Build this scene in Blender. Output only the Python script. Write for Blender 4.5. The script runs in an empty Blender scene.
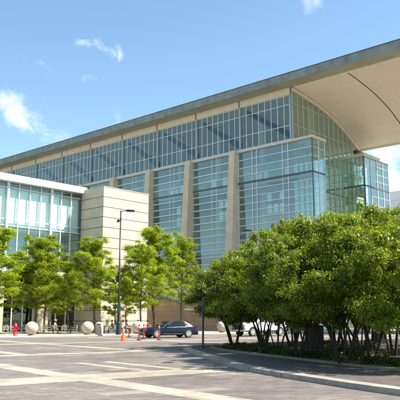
import bpy, bmesh, math, random
import numpy as np
from mathutils import Vector, Matrix
R = math.radians
random.seed(7)
scene = bpy.context.scene
C = scene.collection

# ------------------------------------------------------------------ camera
PITCH = 10.293; FPX = 655.28; CAMZ = 1.6
cam = bpy.data.cameras.new('camera'); camo = bpy.data.objects.new('camera', cam); C.objects.link(camo)
camo.location = (0, 0, CAMZ); camo.rotation_euler = (R(90 + PITCH), 0, 0)
cam.sensor_width = 36; cam.sensor_height = 36; cam.sensor_fit = 'HORIZONTAL'; cam.lens = 36 * FPX / 400
cam.clip_start = 0.1; cam.clip_end = 8000
scene.camera = camo
scene.render.resolution_x = 1024; scene.render.resolution_y = 1024

# ------------------------------------------------------------------ light
SUN_AZ, SUN_EL = 99.0, 52.0
sun = bpy.data.lights.new('sun', 'SUN'); suno = bpy.data.objects.new('sun', sun); C.objects.link(suno)
sun.energy = 4.9; sun.angle = R(0.53); sun.color = (1.0, 0.93, 0.82)
sd = Vector((math.sin(R(SUN_AZ)) * math.cos(R(SUN_EL)), math.cos(R(SUN_AZ)) * math.cos(R(SUN_EL)), math.sin(R(SUN_EL))))
suno.rotation_euler = sd.to_track_quat('Z', 'Y').to_euler(); suno.location = (40, -30, 60)
scene.view_settings.view_transform = 'Standard'; scene.view_settings.look = 'None'
scene.view_settings.exposure = 1.2; scene.view_settings.gamma = 1.0; scene.view_settings.use_curve_mapping = False

W = bpy.data.worlds.new('World'); scene.world = W; W.use_nodes = True
nt = W.node_tree; nt.nodes.clear()
def N(nt, t, **k):
    n = nt.nodes.new(t)
    for a, v in k.items(): setattr(n, a, v)
    return n
def cam_dir(u, v):
    p = R(PITCH)
    d = Vector((0, math.cos(p), math.sin(p))) + Vector((1, 0, 0)) * ((u - 200) / FPX) + Vector((0, -math.sin(p), math.cos(p))) * ((200 - v) / FPX)
    return d.normalized()
sky = N(nt, 'ShaderNodeTexSky', sky_type='NISHITA'); sky.sun_disc = False
sky.sun_elevation = R(SUN_EL); sky.sun_rotation = R(SUN_AZ); sky.air_density = 1.15; sky.dust_density = 0.55; sky.ozone_density = 2.2; sky.altitude = 150
bg = N(nt, 'ShaderNodeBackground'); bg.inputs[1].default_value = 0.098
out = N(nt, 'ShaderNodeOutputWorld')
tc = N(nt, 'ShaderNodeTexCoord')
def M(op, a, b=None, c=None, clamp=False):
    n = N(nt, 'ShaderNodeMath', operation=op); n.use_clamp = clamp
    for i, x in enumerate((a, b, c)):
        if x is None: continue
        if isinstance(x, (int, float)): n.inputs[i].default_value = x
        else: nt.links.new(x, n.inputs[i])
    return n.outputs[0]
dirv = N(nt, 'ShaderNodeVectorMath', operation='NORMALIZE'); nt.links.new(tc.outputs['Generated'], dirv.inputs[0])
nz = N(nt, 'ShaderNodeTexNoise'); nz.inputs['Scale'].default_value = 30; nz.inputs['Detail'].default_value = 12; nz.inputs['Roughness'].default_value = 0.64; nz.inputs['Distortion'].default_value = 0.6
nt.links.new(dirv.outputs[0], nz.inputs['Vector'])
# clouds: (direction, radius, strength) clumps broken up by noise, all at infinity
blobs = [((6, 99), 0.020, .66), ((14, 110), 0.021, .70), ((24, 121), 0.020, .66), ((38, 131), 0.022, .52), ((56, 136), 0.026, .42), ((74, 138), 0.03, .3), ((80, 42), 0.011, .62), ((92, 43), 0.013, .66), ((104, 48), 0.012, .5), ((119, 52), 0.012, .72), ((120, 61), .011, .6),
         ((88, 78), 0.02, .36), ((43, 72), 0.02, .32), ((120, 118), 0.026, .5), ((312, -6), 0.026, .85), ((372, 146), 0.04, .95), ((386, 158), 0.02, .8), ((380, 180), 0.024, .95),
         ((399, 190), 0.022, 1.0), ((392, 204), 0.03, 1.05), ((470, 120), 0.09, 1.0), ((540, 60), 0.12, 1.0), ((-90, 80), 0.10, .7), ((-200, 150), 0.13, .9)]
acc = None
for (u, v), r, s in blobs:
    d = cam_dir(u, v)
    vm = N(nt, 'ShaderNodeVectorMath', operation='DISTANCE'); nt.links.new(dirv.outputs[0], vm.inputs[0]); vm.inputs[1].default_value = d
    q = M('DIVIDE', vm.outputs['Value'], r); q = M('MULTIPLY', q, q); q = M('MULTIPLY', q, -1.0); q = M('EXPONENT', q); q = M('MULTIPLY', q, s)
    acc = q if acc is None else M('ADD', acc, q)
# scattered clouds over the rest of the sky (behind and beside the camera)
nb = N(nt, 'ShaderNodeTexNoise'); nb.inputs['Scale'].default_value = 2.6; nb.inputs['Detail'].default_value = 7; nb.inputs['Roughness'].default_value = .58
nt.links.new(dirv.outputs[0], nb.inputs['Vector'])
sep = N(nt, 'ShaderNodeSeparateXYZ'); nt.links.new(dirv.outputs[0], sep.inputs[0])
behind = M('MULTIPLY_ADD', sep.outputs['Y'], -1.6, 1.0, clamp=True)
gen = M('MULTIPLY', M('SUBTRACT', nb.outputs['Fac'], 0.50), 4.5, clamp=True)
gen = M('MULTIPLY', gen, behind)
dens = M('MULTIPLY', M('MAXIMUM', M('ADD', M('MULTIPLY_ADD', nz.outputs['Fac'], 4.4, -2.62), acc), 0.0), M('MULTIPLY', M('MINIMUM', acc, 1.0), 0.95), clamp=True)
dens = M('MAXIMUM', M('MULTIPLY', dens, 0.85), M('MULTIPLY', gen, .22))
mix = N(nt, 'ShaderNodeMixRGB'); nt.links.new(dens, mix.inputs[0]); nt.links.new(sky.outputs[0], mix.inputs[1]); mix.inputs[2].default_value = (5.2, 5.5, 5.9, 1)
tint = N(nt, 'ShaderNodeMixRGB', blend_type='MULTIPLY'); tint.inputs[0].default_value = 1; tint.inputs[2].default_value = (0.95, 1.045, 1.02, 1)
nt.links.new(mix.outputs[0], tint.inputs[1])
nt.links.new(tint.outputs[0], bg.inputs[0]); nt.links.new(bg.outputs[0], out.inputs[0])

# ------------------------------------------------------------------ materials
MATS = {}
def mat(name, color, rough=0.6, metal=0.0, noise=0.0, nscale=3.0, spec=0.5, bump=0.0, emit=None):
    if name in MATS: return MATS[name]
    m = bpy.data.materials.new(name); m.use_nodes = True; t = m.node_tree
    b = t.nodes['Principled BSDF']; b.inputs['Base Color'].default_value = (*color, 1); b.inputs['Roughness'].default_value = rough
    b.inputs['Metallic'].default_value = metal; b.inputs['Specular IOR Level'].default_value = spec
    if noise or bump:
        tcn = N(t, 'ShaderNodeTexCoord'); n = N(t, 'ShaderNodeTexNoise'); n.inputs['Scale'].default_value = nscale; n.inputs['Detail'].default_value = 6
        t.links.new(tcn.outputs['Object'], n.inputs['Vector'])
        if noise:
            r = N(t, 'ShaderNodeMapRange'); r.inputs[1].default_value = .3; r.inputs[2].default_value = .7; r.inputs[3].default_value = 1 - noise; r.inputs[4].default_value = 1 + noise
            t.links.new(n.outputs['Fac'], r.inputs[0])
            mx = N(t, 'ShaderNodeVectorMath', operation='SCALE'); mx.inputs[0].default_value = color; t.links.new(r.outputs[0], mx.inputs['Scale'])
            t.links.new(mx.outputs[0], b.inputs['Base Color'])
        if bump:
            bp = N(t, 'ShaderNodeBump'); bp.inputs['Strength'].default_value = bump; bp.inputs['Distance'].default_value = .05
            t.links.new(n.outputs['Fac'], bp.inputs['Height']); t.links.new(bp.outputs[0], b.inputs['Normal'])
    MATS[name] = m; return m

def glass(name, tint, ior=1.9, wave=0.009, wscale=.5, gt=(.84, .97, .95)):
    if name in MATS: return MATS[name]
    m = bpy.data.materials.new(name); m.use_nodes = True; t = m.node_tree; t.nodes.clear()
    o = N(t, 'ShaderNodeOutputMaterial'); tr = N(t, 'ShaderNodeBsdfTransparent'); tr.inputs[0].default_value = (*tint, 1)
    gl = N(t, 'ShaderNodeBsdfGlossy'); gl.inputs['Roughness'].default_value = .015; gl.inputs[0].default_value = (*gt, 1)
    fr = N(t, 'ShaderNodeFresnel'); fr.inputs['IOR'].default_value = ior
    geo = N(t, 'ShaderNodeNewGeometry')
    # same reflectance seen from either side
    bf = N(t, 'ShaderNodeMath', operation='SUBTRACT'); bf.inputs[0].default_value = 1
    ms = N(t, 'ShaderNodeMixShader'); t.links.new(tr.outputs[0], ms.inputs[1]); t.links.new(gl.outputs[0], ms.inputs[2])
    lw = N(t, 'ShaderNodeLayerWeight'); lw.inputs['Blend'].default_value = .5
    pw = N(t, 'ShaderNodeMath', operation='POWER'); t.links.new(lw.outputs['Facing'], pw.inputs[0]); pw.inputs[1].default_value = 3.2
    f0 = ((ior - 1) / (ior + 1)) ** 2 * 2
    ma = N(t, 'ShaderNodeMath', operation='MULTIPLY_ADD'); t.links.new(pw.outputs[0], ma.inputs[0]); ma.inputs[1].default_value = 1 - f0; ma.inputs[2].default_value = f0; ma.use_clamp = True
    t.links.new(ma.outputs[0], ms.inputs[0])
    tcn = N(t, 'ShaderNodeTexCoord'); n = N(t, 'ShaderNodeTexNoise'); n.inputs['Scale'].default_value = wscale; n.inputs['Detail'].default_value = 2
    t.links.new(tcn.outputs['Object'], n.inputs['Vector'])
    bp = N(t, 'ShaderNodeBump'); bp.inputs['Strength'].default_value = 1; bp.inputs['Distance'].default_value = wave; t.links.new(n.outputs['Fac'], bp.inputs['Height'])
    t.links.new(bp.outputs[0], gl.inputs['Normal'])
    t.links.new(ms.outputs[0], o.inputs[0]); MATS[name] = m; return m

def stone_blocks(name, color, bw=1.2, bh=.6, joint=.012, var=.10, swap=False, jcol=.55, mot=.09):
    """jointed masonry on upright faces (brick texture laid by object coordinates)"""
    if name in MATS: return MATS[name]
    m = bpy.data.materials.new(name); m.use_nodes = True; t = m.node_tree; b = t.nodes['Principled BSDF']; b.inputs['Roughness'].default_value = .8
    tcn = N(t, 'ShaderNodeTexCoord'); s = N(t, 'ShaderNodeSeparateXYZ'); cx = N(t, 'ShaderNodeCombineXYZ')
    ad = N(t, 'ShaderNodeMath', operation='ADD'); t.links.new(tcn.outputs['Object'], s.inputs[0]); t.links.new(s.outputs[0], ad.inputs[0]); t.links.new(s.outputs[1], ad.inputs[1])
    t.links.new(ad.outputs[0], cx.inputs[0]); t.links.new(s.outputs[2], cx.inputs[1])
    if swap: t.links.new(s.outputs[0], cx.inputs[1]); t.links.new(s.outputs[1], cx.inputs[0])
    br = N(t, 'ShaderNodeTexBrick'); br.inputs['Scale'].default_value = 1; br.inputs['Brick Width'].default_value = bw; br.inputs['Row Height'].default_value = bh
    br.inputs['Mortar Size'].default_value = joint; br.inputs['Mortar Smooth'].default_value = .2; br.offset = 0 if swap else .5
    c = color; br.inputs['Color1'].default_value = (*[x * (1 - var) for x in c], 1); br.inputs['Color2'].default_value = (*[x * (1 + var) for x in c], 1); br.inputs['Mortar'].default_value = (*[x * jcol for x in c], 1)
    t.links.new(cx.outputs[0], br.inputs['Vector'])
    n = N(t, 'ShaderNodeTexNoise'); n.inputs['Scale'].default_value = .6; n.inputs['Detail'].default_value = 8; t.links.new(tcn.outputs['Object'], n.inputs['Vector'])
    r = N(t, 'ShaderNodeMapRange'); r.inputs[1].default_value = .3; r.inputs[2].default_value = .7; r.inputs[3].default_value = 1 - mot; r.inputs[4].default_value = 1 + mot; t.links.new(n.outputs['Fac'], r.inputs[0])
    mx = N(t, 'ShaderNodeVectorMath', operation='SCALE'); t.links.new(br.outputs['Color'], mx.inputs[0]); t.links.new(r.outputs[0], mx.inputs['Scale'])
    t.links.new(mx.outputs[0], b.inputs['Base Color']); MATS[name] = m; return m

def paver(name, c1, c2, bw, bh, rot, light=0.0, joint=.012):
    m = bpy.data.materials.new(name); m.use_nodes = True; t = m.node_tree; b = t.nodes['Principled BSDF']; b.inputs['Roughness'].default_value = .75
    tcn = N(t, 'ShaderNodeTexCoord'); mp = N(t, 'ShaderNodeMapping'); mp.inputs['Rotation'].default_value = (0, 0, rot); t.links.new(tcn.outputs['Object'], mp.inputs[0])
    br = N(t, 'ShaderNodeTexBrick'); br.inputs['Scale'].default_value = 1; br.inputs['Brick Width'].default_value = bw; br.inputs['Row Height'].default_value = bh; br.inputs['Mortar Size'].default_value = joint
    br.inputs['Color1'].default_value = (*c1, 1); br.inputs['Color2'].default_value = (*c2, 1); br.inputs['Mortar'].default_value = (*[x * .55 for x in c1], 1); t.links.new(mp.outputs[0], br.inputs['Vector'])
    col = br.outputs['Color']
    if light:
        # odd replaced blocks, lighter than their neighbours
        b2 = N(t, 'ShaderNodeTexBrick'); b2.inputs['Scale'].default_value = 1; b2.inputs['Brick Width'].default_value = bw * 2; b2.inputs['Row Height'].default_value = bh * 2; b2.inputs['Mortar Size'].default_value = 0
        b2.inputs['Color1'].default_value = (0, 0, 0, 1); b2.inputs['Color2'].default_value = (1, 1, 1, 1); t.links.new(mp.outputs[0], b2.inputs['Vector'])
        gt = N(t, 'ShaderNodeMath', operation='GREATER_THAN'); gt.inputs[1].default_value = 1 - light; t.links.new(b2.outputs['Color'], gt.inputs[0])
        mm = N(t, 'ShaderNodeMixRGB'); mm.inputs[2].default_value = (*[x * 1.45 for x in c2], 1); t.links.new(col, mm.inputs[1])
        sc = N(t, 'ShaderNodeMath', operation='MULTIPLY'); sc.inputs[1].default_value = .75; t.links.new(gt.outputs[0], sc.inputs[0]); t.links.new(sc.outputs[0], mm.inputs[0]); col = mm.outputs[0]
    for s_, lo, hi in ((.22, .76, 1.20), (1.1, .84, 1.14), (5, .90, 1.10), (21, .9, 1.1)):
        n = N(t, 'ShaderNodeTexNoise'); n.inputs['Scale'].default_value = s_; n.inputs['Detail'].default_value = 5; t.links.new(mp.outputs[0], n.inputs['Vector'])
        r = N(t, 'ShaderNodeMapRange'); r.inputs[1].default_value = .3; r.inputs[2].default_value = .7; r.inputs[3].default_value = lo; r.inputs[4].default_value = hi; t.links.new(n.outputs['Fac'], r.inputs[0])
        mx = N(t, 'ShaderNodeVectorMath', operation='SCALE'); t.links.new(col, mx.inputs[0]); t.links.new(r.outputs[0], mx.inputs['Scale']); col = mx.outputs[0]
    n = N(t, 'ShaderNodeTexNoise'); n.inputs['Scale'].default_value = .9; n.inputs['Detail'].default_value = 9; n.inputs['Roughness'].default_value = .7; t.links.new(mp.outputs[0], n.inputs['Vector'])
    r = N(t, 'ShaderNodeMapRange'); r.inputs[1].default_value = .57; r.inputs[2].default_value = .66; r.inputs[3].default_value = 1; r.inputs[4].default_value = .72; t.links.new(n.outputs['Fac'], r.inputs[0])
    mx = N(t, 'ShaderNodeVectorMath', operation='SCALE'); t.links.new(col, mx.inputs[0]); t.links.new(r.outputs[0], mx.inputs['Scale']); col = mx.outputs[0]
    t.links.new(col, b.inputs['Base Color']); MATS[name] = m; return m

def leaf(name, c, c2, trans=.45):
    m = bpy.data.materials.new(name); m.use_nodes = True; t = m.node_tree; t.nodes.clear()
    o = N(t, 'ShaderNodeOutputMaterial'); g = N(t, 'ShaderNodeNewGeometry'); oi = N(t, 'ShaderNodeObjectInfo')
    mx = N(t, 'ShaderNodeMixRGB'); mx.inputs[1].default_value = (*c, 1); mx.inputs[2].default_value = (*c2, 1); t.links.new(g.outputs['Random Per Island'], mx.inputs[0])
    hs = N(t, 'ShaderNodeHueSaturation'); t.links.new(mx.outputs[0], hs.inputs['Color'])
    r = N(t, 'ShaderNodeMapRange'); r.inputs[3].default_value = .85; r.inputs[4].default_value = 1.15; t.links.new(oi.outputs['Random'], r.inputs[0]); t.links.new(r.outputs[0], hs.inputs['Value'])
    p = N(t, 'ShaderNodeBsdfPrincipled'); p.inputs['Roughness'].default_value = .42; p.inputs['Specular IOR Level'].default_value = .45; t.links.new(hs.outputs[0], p.inputs['Base Color'])
    tl = N(t, 'ShaderNodeBsdfTranslucent'); br = N(t, 'ShaderNodeMixRGB', blend_type='MULTIPLY'); br.inputs[0].default_value = 1; br.inputs[2].default_value = (1.9, 1.7, .5, 1)
    t.links.new(hs.outputs[0], br.inputs[1]); t.links.new(br.outputs[0], tl.inputs[0])
    ms = N(t, 'ShaderNodeMixShader'); ms.inputs[0].default_value = trans; t.links.new(p.outputs[0], ms.inputs[1]); t.links.new(tl.outputs[0], ms.inputs[2]); t.links.new(ms.outputs[0], o.inputs[0])
    MATS[name] = m; return m

white = mat('white_paint', (.72, .73, .72), .45, noise=.05)
palemetal = mat('pale_metal', (.40, .43, .41), .4, .25)
mullion = mat('mullion_paint', (.76, .78, .74), .5)
olivemul = mat('end_wall_mullion_paint', (.52, .54, .40), .45)
cream = mat('cream_band', (.72, .65, .52), .7, noise=.06, nscale=.7)
fasciam = mat('zinc_fascia', (.23, .255, .22), .6, .0, noise=.22, nscale=.7)
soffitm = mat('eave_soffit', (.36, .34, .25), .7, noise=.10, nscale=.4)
roofm = mat('roof_sheet', (.35, .36, .36), .5, .2)
canopym = stone_blocks('canopy_panels', (.80, .70, .55), 1.6, 1.2, .02, .01, swap=True, jcol=.86, mot=.025)
limestone = stone_blocks('limestone_panel', (.56, .48, .355), 2.45, 1.27, .006, .035, jcol=.8)
joint = mat('dark_joint', (.07, .055, .045), .9)
pierm = stone_blocks('pier_stone', (.70, .55, .39), .62, .42, .014, .04, jcol=.8)
tanwall = stone_blocks('terrace_stone_shaded', (.34, .245, .17), 1.4, .66, .02, .06)  # terrace wall's shaded face, its shade put into the darker brown
g_blue = glass('concourse_glass', (.68, .88, .88), 1.70)
g_cler = glass('clerestory_glass', (.74, .88, .92), 1.42)
g_clear = glass('vestibule_glass', (.66, .79, .80), 1.85)
g_green = glass('end_wall_glass', (.76, .84, .68), 1.9, gt=(.93, 1, .86))
g_wing = glass('wing_glass', (.80, .93, .92), 1.6)
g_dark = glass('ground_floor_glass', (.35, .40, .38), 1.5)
g_far = glass('far_glass', (.6, .7, .75), 2.2)
blind = mat('window_blind', (.84, .86, .82), .9, noise=.08, nscale=.5)
interior = mat('interior_plaster', (.70, .80, .80), .9, noise=.15, nscale=.15)
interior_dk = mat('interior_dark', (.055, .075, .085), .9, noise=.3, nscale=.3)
reflection_bl = mat('reflection_blue', (.30, .50, .62), .9, noise=.2, nscale=.3)  # wall colour that paints the light blue reflection of the wing's lower panes
floorm = mat('interior_floor', (.5, .52, .52), .6)
trussm = mat('truss_steel', (.004, .02, .07), .5)
panelm = mat('bright_panel', (.85, .88, .86), .5)
bark = mat('bark', (.085, .062, .045), .9, noise=.3, nscale=6, bump=.4)
bark2 = mat('dark_bark', (.035, .024, .018), .9, noise=.3, nscale=8, bump=.4)
black = mat('black_paint', (.012, .014, .018), .35)
navy = mat('navy_post_paint', (.012, .022, .05), .35)
lampgl = mat('lamp_lens', (.6, .6, .55), .3)
concrete = mat('ball_concrete', (.55, .455, .34), .9, noise=.2, nscale=2.6, bump=.5, spec=.2)
concrete_b = mat('ball_foot_concrete', (.30, .20, .13), .85, noise=.1)
kerbm = paver('kerb_stone', (.30, .27, .225), (.34, .30, .25), 1.5, 4, 0)
red = mat('red_plastic', (.62, .02, .025), .4)
redpaint = mat('hydrant_red', (.50, .012, .02), .35)
orange = mat('cone_orange', (.80, .14, .02), .5)
reflect = mat('reflective_white', (.75, .72, .70), .35)
carblue = mat('navy_car_paint', (.004, .009, .022), .16, .0, spec=.42)
carwhite = mat('white_car_paint', (.74, .75, .74), .2, spec=.6)
carred = mat('red_van_paint', (.55, .03, .03), .3)
tyre = mat('tyre_rubber', (.012, .012, .012), .8)
alloy = mat('alloy_wheel', (.55, .56, .57), .3, .6)
chrome = mat('chrome', (.6, .6, .6), .15, 1)
cglass = mat('car_glass', (.006, .012, .018), .12, spec=.35)
headl = mat('headlamp_glass', (.75, .78, .8), .1, .3)
taill = mat('tail_lamp', (.25, .01, .01), .2)
grillem = mat('dark_grille', (.015, .015, .016), .5, .3)
furn = mat('furniture_metal', (.46, .42, .36), .4, .3)
furnd = mat('dark_table_top', (.03, .03, .03), .5)
skin = mat('skin', (.42, .24, .16), .6)
hairm = mat('dark_hair', (.03, .02, .015), .8)
boxgreen = mat('cabinet_green', (.014, .02, .014), .6)
soil = mat('mulch', (.045, .032, .022), .95, noise=.4, nscale=4, bump=.6)
leaf_locust = leaf('locust_leaf', (.155, .235, .012), (.285, .36, .022), .55)
leaf_hedge = leaf('grove_leaf', (.075, .135, .010), (.23, .275, .028), .48)
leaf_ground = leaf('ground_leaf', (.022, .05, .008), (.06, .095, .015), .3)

# ------------------------------------------------------------------ helpers
def tag(o, label=None, cat=None, group=None, kind=None):
    if label: o['label'] = label
    if cat: o['category'] = cat
    if group: o['group'] = group
    if kind: o['kind'] = kind
    return o
def empty(name, loc=(0, 0, 0), rz=0.0):
    o = bpy.data.objects.new(name, None); C.objects.link(o); o.location = loc; o.rotation_euler = (0, 0, rz); o.empty_display_size = .5
    return o
def copy_tree(o, parent=None):
    c = o.copy(); C.objects.link(c)
    if parent is not None: c.parent = parent
    for ch in o.children: copy_tree(ch, c)
    return c

class MB:
    def __init__(s): s.v = []; s.f = []; s.m = []; s.sm = []
    def add(s, vs, fs, mi=0, smooth=False):
        k = len(s.v); s.v += [tuple(x) for x in vs]; s.f += [tuple(i + k for i in f) for f in fs]; s.m += [mi] * len(fs); s.sm += [smooth] * len(fs); return s
    def box(s, x0, x1, y0, y1, z0, z1, mi=0):
        x0, x1 = min(x0, x1), max(x0, x1); y0, y1 = min(y0, y1), max(y0, y1); z0, z1 = min(z0, z1), max(z0, z1)
        v = [(x0, y0, z0), (x1, y0, z0), (x1, y1, z0), (x0, y1, z0), (x0, y0, z1), (x1, y0, z1), (x1, y1, z1), (x0, y1, z1)]
        return s.add(v, [(0, 3, 2, 1), (4, 5, 6, 7), (0, 1, 5, 4), (1, 2, 6, 5), (2, 3, 7, 6), (3, 0, 4, 7)], mi)
    def quad(s, a, b, c, d, mi=0): return s.add([a, b, c, d], [(0, 1, 2, 3)], mi)
    def tube(s, pts, rad, n=8, cap=True, mi=0, smooth=True):
        pts = [Vector(p) for p in pts]; rad = rad if isinstance(rad, (list, tuple)) else [rad] * len(pts)
        vs = []; up = Vector((0, 0, 1)); prev = None
        for i, p in enumerate(pts):
            d = (pts[min(i + 1, len(pts) - 1)] - pts[max(i - 1, 0)]).normalized()
            x = d.cross(Vector((0, 1, 0)) if abs(d.y) < .9 else Vector((1, 0, 0))).normalized() if prev is None else (prev - d * prev.dot(d)).normalized()
            prev = x; y = d.cross(x)
            for k in range(n):
                a = 2 * math.pi * k / n; vs.append(p + (x * math.cos(a) + y * math.sin(a)) * rad[i])
        fs = [(i * n + k, i * n + (k + 1) % n, (i + 1) * n + (k + 1) % n, (i + 1) * n + k) for i in range(len(pts) - 1) for k in range(n)]
        s.add(vs, fs, mi, smooth)
        if cap:
            s.add(vs[:n], [tuple(range(n))[::-1]], mi); s.add(vs[-n:], [tuple(range(n))], mi)
        return s
    def lathe(s, prof, n=24, cx=0, cy=0, mi=0, smooth=True):
        vs = []; 
        for r, z in prof:
            for k in range(n):
                a = 2 * math.pi * k / n; vs.append((cx + r * math.cos(a), cy + r * math.sin(a), z))
        fs = [(i * n + k, i * n + (k + 1) % n, (i + 1) * n + (k + 1) % n, (i + 1) * n + k) for i in range(len(prof) - 1) for k in range(n)]
        return s.add(vs, fs, mi, smooth)
    def prism(s, outline, axis, t0, t1, mi=0):
        """outline: 2-D points; axis 'y': points are (x,z) swept y t0..t1; 'x': points (y,z); 'z': points (x,y)"""
        def P(p, t): return (p[0], t, p[1]) if axis == 'y' else ((t, p[0], p[1]) if axis == 'x' else (p[0], p[1], t))
        n = len(outline); vs = [P(p, t0) for p in outline] + [P(p, t1) for p in outline]
        return s.add(vs, [tuple(range(n))[::-1], tuple(range(n, 2 * n))] + [(i, (i + 1) % n, n + (i + 1) % n, n + i) for i in range(n)], mi)
    def build(s, name, mats, parent=None, recalc=True, bevel=0):
        me = bpy.data.meshes.new(name); me.from_pydata(s.v, [], s.f)
        if not isinstance(mats, (list, tuple)): mats = [mats]
        for m in mats: me.materials.append(m)
        me.polygons.foreach_set('material_index', s.m); me.polygons.foreach_set('use_smooth', s.sm)
        if recalc:
            bm = bmesh.new(); bm.from_mesh(me); bmesh.ops.recalc_face_normals(bm, faces=bm.faces); bm.to_mesh(me); bm.free()
        me.update()
        o = bpy.data.objects.new(name, me); C.objects.link(o)
        if parent is not None: o.parent = parent
        if bevel:
            b = o.modifiers.new('bevel', 'BEVEL'); b.width = bevel; b.segments = 2; b.limit_method = 'ANGLE'; b.angle_limit = R(40)
        return o

def ground_at(u, v, z=0.0):
    d = cam_dir(u, v); t = (z - CAMZ) / d.z; return Vector((d.x * t, d.y * t, z))

# street frame: S1 runs along the kerb away to the right, S2 away to the left
TH = R(52.5)
S1 = Vector((math.sin(TH), math.cos(TH), 0)); S2 = Vector((-math.cos(TH), math.sin(TH), 0))
def sp(p, q, z=0.0): return S1 * p + S2 * q + Vector((0, 0, z))
SROT = math.atan2(S1.y, S1.x)

# ------------------------------------------------------------------ ground
def sheet(name, pts, z, m, sub=None):
    mb = MB(); mb.add([(p[0], p[1], 0) for p in pts], [tuple(range(len(pts)))])
    o = mb.build(name, m, recalc=False)
    if o.data.polygons[0].normal.z < 0: o.data.flip_normals()
    o.location.z = z; return tag(o, kind='structure')
gpav = paver('plaza_paver', (.135, .113, .098), (.188, .158, .137), .6, .3, -SROT, .07)
gband = paver('pale_paver', (.31, .265, .20), (.40, .345, .265), .9, .6, -SROT)
gterr = paver('terrace_paver', (.42, .365, .285), (.48, .42, .33), .8, .8, -SROT)
base = sheet('ground', [(-4000, -4000), (4000, -4000), (4000, 4000), (-4000, 4000)], -.004, mat('far_ground', (.16, .15, .14), .9, noise=.2, nscale=.05))
road = sheet('road', [sp(-60, -30), sp(140, -30), sp(140, 57.2), sp(-60, 57.2)], 0.0, gpav)
bands = MB()
def band(p0, p1, q0, q1):
    bands.add([sp(p0, q0), sp(p1, q0), sp(p1, q1), sp(p0, q1)], [(0, 1, 2, 3)])
# long bands parallel to the kerb with the cross bands butted between them
qs = [(-8.6, -7.6), (3.6, 4.6), (15.95, 17.75), (28.3, 29.25), (40.9, 42.1), (53.2, 54.0)]
plim = [(10.6), (11.2), (13.4), 20.4, 140, 140]
for (q0, q1), pl in zip(qs, plim): band(-60, pl, q0, q1)
xs_ = [-28.4, -18.7, -9.0, -0.6, 8.75, 18.5, 28.3, 38.1, 47.9, 57.7, 67.5]
for i in range(len(qs) - 1):
    a0, a1 = qs[i][1], qs[i + 1][0]
    for x in xs_:
        if x > 18 and i < 3: continue
        band(x - .42, x + .42, a0, a1)
band(11.35, 11.75, 17.75, 22.4); band(12.55, 12.95, 17.75, 22.6); band(11.9, 12.6, 29.25, 34.2)
bo = bands.build('pavement_bands', gband, recalc=False); bo.location.z = .004; tag(bo, kind='structure')
for p in bo.data.polygons:
    pass
# raised terrace beyond the street with its kerb
terrace = MB(); c = [sp(-60, 57.5), sp(140, 57.5), sp(140, 130), sp(-60, 130)]
terrace.add([(p.x, p.y, 0) for p in c] + [(p.x, p.y, .12) for p in c], [(4, 5, 6, 7), (0, 1, 5, 4), (1, 2, 6, 5), (2, 3, 7, 6), (3, 0, 4, 7)])
tag(terrace.build('pavement', gterr), kind='structure')
k = MB(); c = [sp(-60, 57.2), sp(140, 57.2), sp(140, 57.495), sp(-60, 57.495)]
k.add([(p.x, p.y, 0) for p in c] + [(p.x, p.y, .124) for p in c], [(4, 5, 6, 7), (0, 1, 5, 4), (1, 2, 6, 5), (2, 3, 7, 6), (3, 0, 4, 7)])
tag(k.build('kerb', mat('far_kerb', (.55, .50, .41), .8, noise=.1)), kind='structure')

# planted island: outer kerb, paving strip, inner kerb, bed
def smooth(pts, n=6):
    out = []
    P = [pts[0]] + list(pts) + [pts[-1]]
    for i in range(1, len(P) - 2):
        for j in range(n):
            t = j / n; a, b, c_, d = P[i - 1], P[i], P[i + 1], P[i + 2]
            out.append(tuple(.5 * ((2 * b[k]) + (-a[k] + c_[k]) * t + (2 * a[k] - 5 * b[k] + 4 * c_[k] - d[k]) * t * t + (-a[k] + 3 * b[k] - 3 * c_[k] + d[k]) * t ** 3) for k in range(2)))
    out.append(tuple(pts[-1])); return out
outer = smooth([(10.6, -14), (10.8, -7), (11.2, 0), (12.0, 8.0), (12.9, 12.2), (13.95, 15.7), (15.0, 18.0), (16.6, 20.9), (17.9, 23.5), (19.2, 25.9), (20.6, 28.3), (22.4, 30.2), (25.5, 31.3), (32, 31.6), (70, 31.6)])
inner = smooth([(15.2, -12), (15.4, 0), (16.0, 8.7), (16.8, 13), (18.4, 18.4), (19.3, 21.5), (20.3, 24.4), (21.6, 27.2), (23.2, 29.0), (26, 30.2), (32, 30.5), (70, 30.5)])
def offs(line, d):
    out = []
    for i, p in enumerate(line):
        a = line[max(i - 1, 0)]; b = line[min(i + 1, len(line) - 1)]
        t = Vector((b[0] - a[0], b[1] - a[1])).normalized(); out.append((p[0] + t.y * d, p[1] - t.x * d))
    return out
def ribbon(name, line, w, z0, z1, m):
    L2 = offs(line, w); n = len(line); vs = []
    for (p, q), (p2, q2) in zip(line, L2):
        a = sp(p, q); b = sp(p2, q2); vs += [(a.x, a.y, z0), (a.x, a.y, z1), (b.x, b.y, z1), (b.x, b.y, z0)]
    fs = [(4 * i + k, 4 * i + k + 1, 4 * i + 5 + k, 4 * i + 4 + k) for i in range(n - 1) for k in range(3)]
    o = MB().add(vs, fs).build(name, m); return tag(o, kind='structure')
def fill(name, line, z, m, extra):
    pts = [sp(p, q) for p, q in line] + [sp(*e) for e in extra]
    vs = [(p.x, p.y, 0) for p in pts]
    bm = bmesh.new(); bv = [bm.verts.new(v) for v in vs]; f = bm.faces.new(bv)
    bmesh.ops.triangulate(bm, faces=[f]); me = bpy.data.meshes.new(name); bm.to_mesh(me); bm.free()
    me.materials.append(m); o = bpy.data.objects.new(name, me); C.objects.link(o); o.location.z = z
    for p in me.polygons:
        if p.normal.z < 0: p.flip()
    return tag(o, kind='structure')
ribbon('kerb', outer, .42, 0, .13, kerbm)
fill('path', offs(outer, .42), .10, paver('island_paver', (.085, .07, .058), (.115, .094, .078), .5, .25, -SROT), [(70, -12)])
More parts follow.
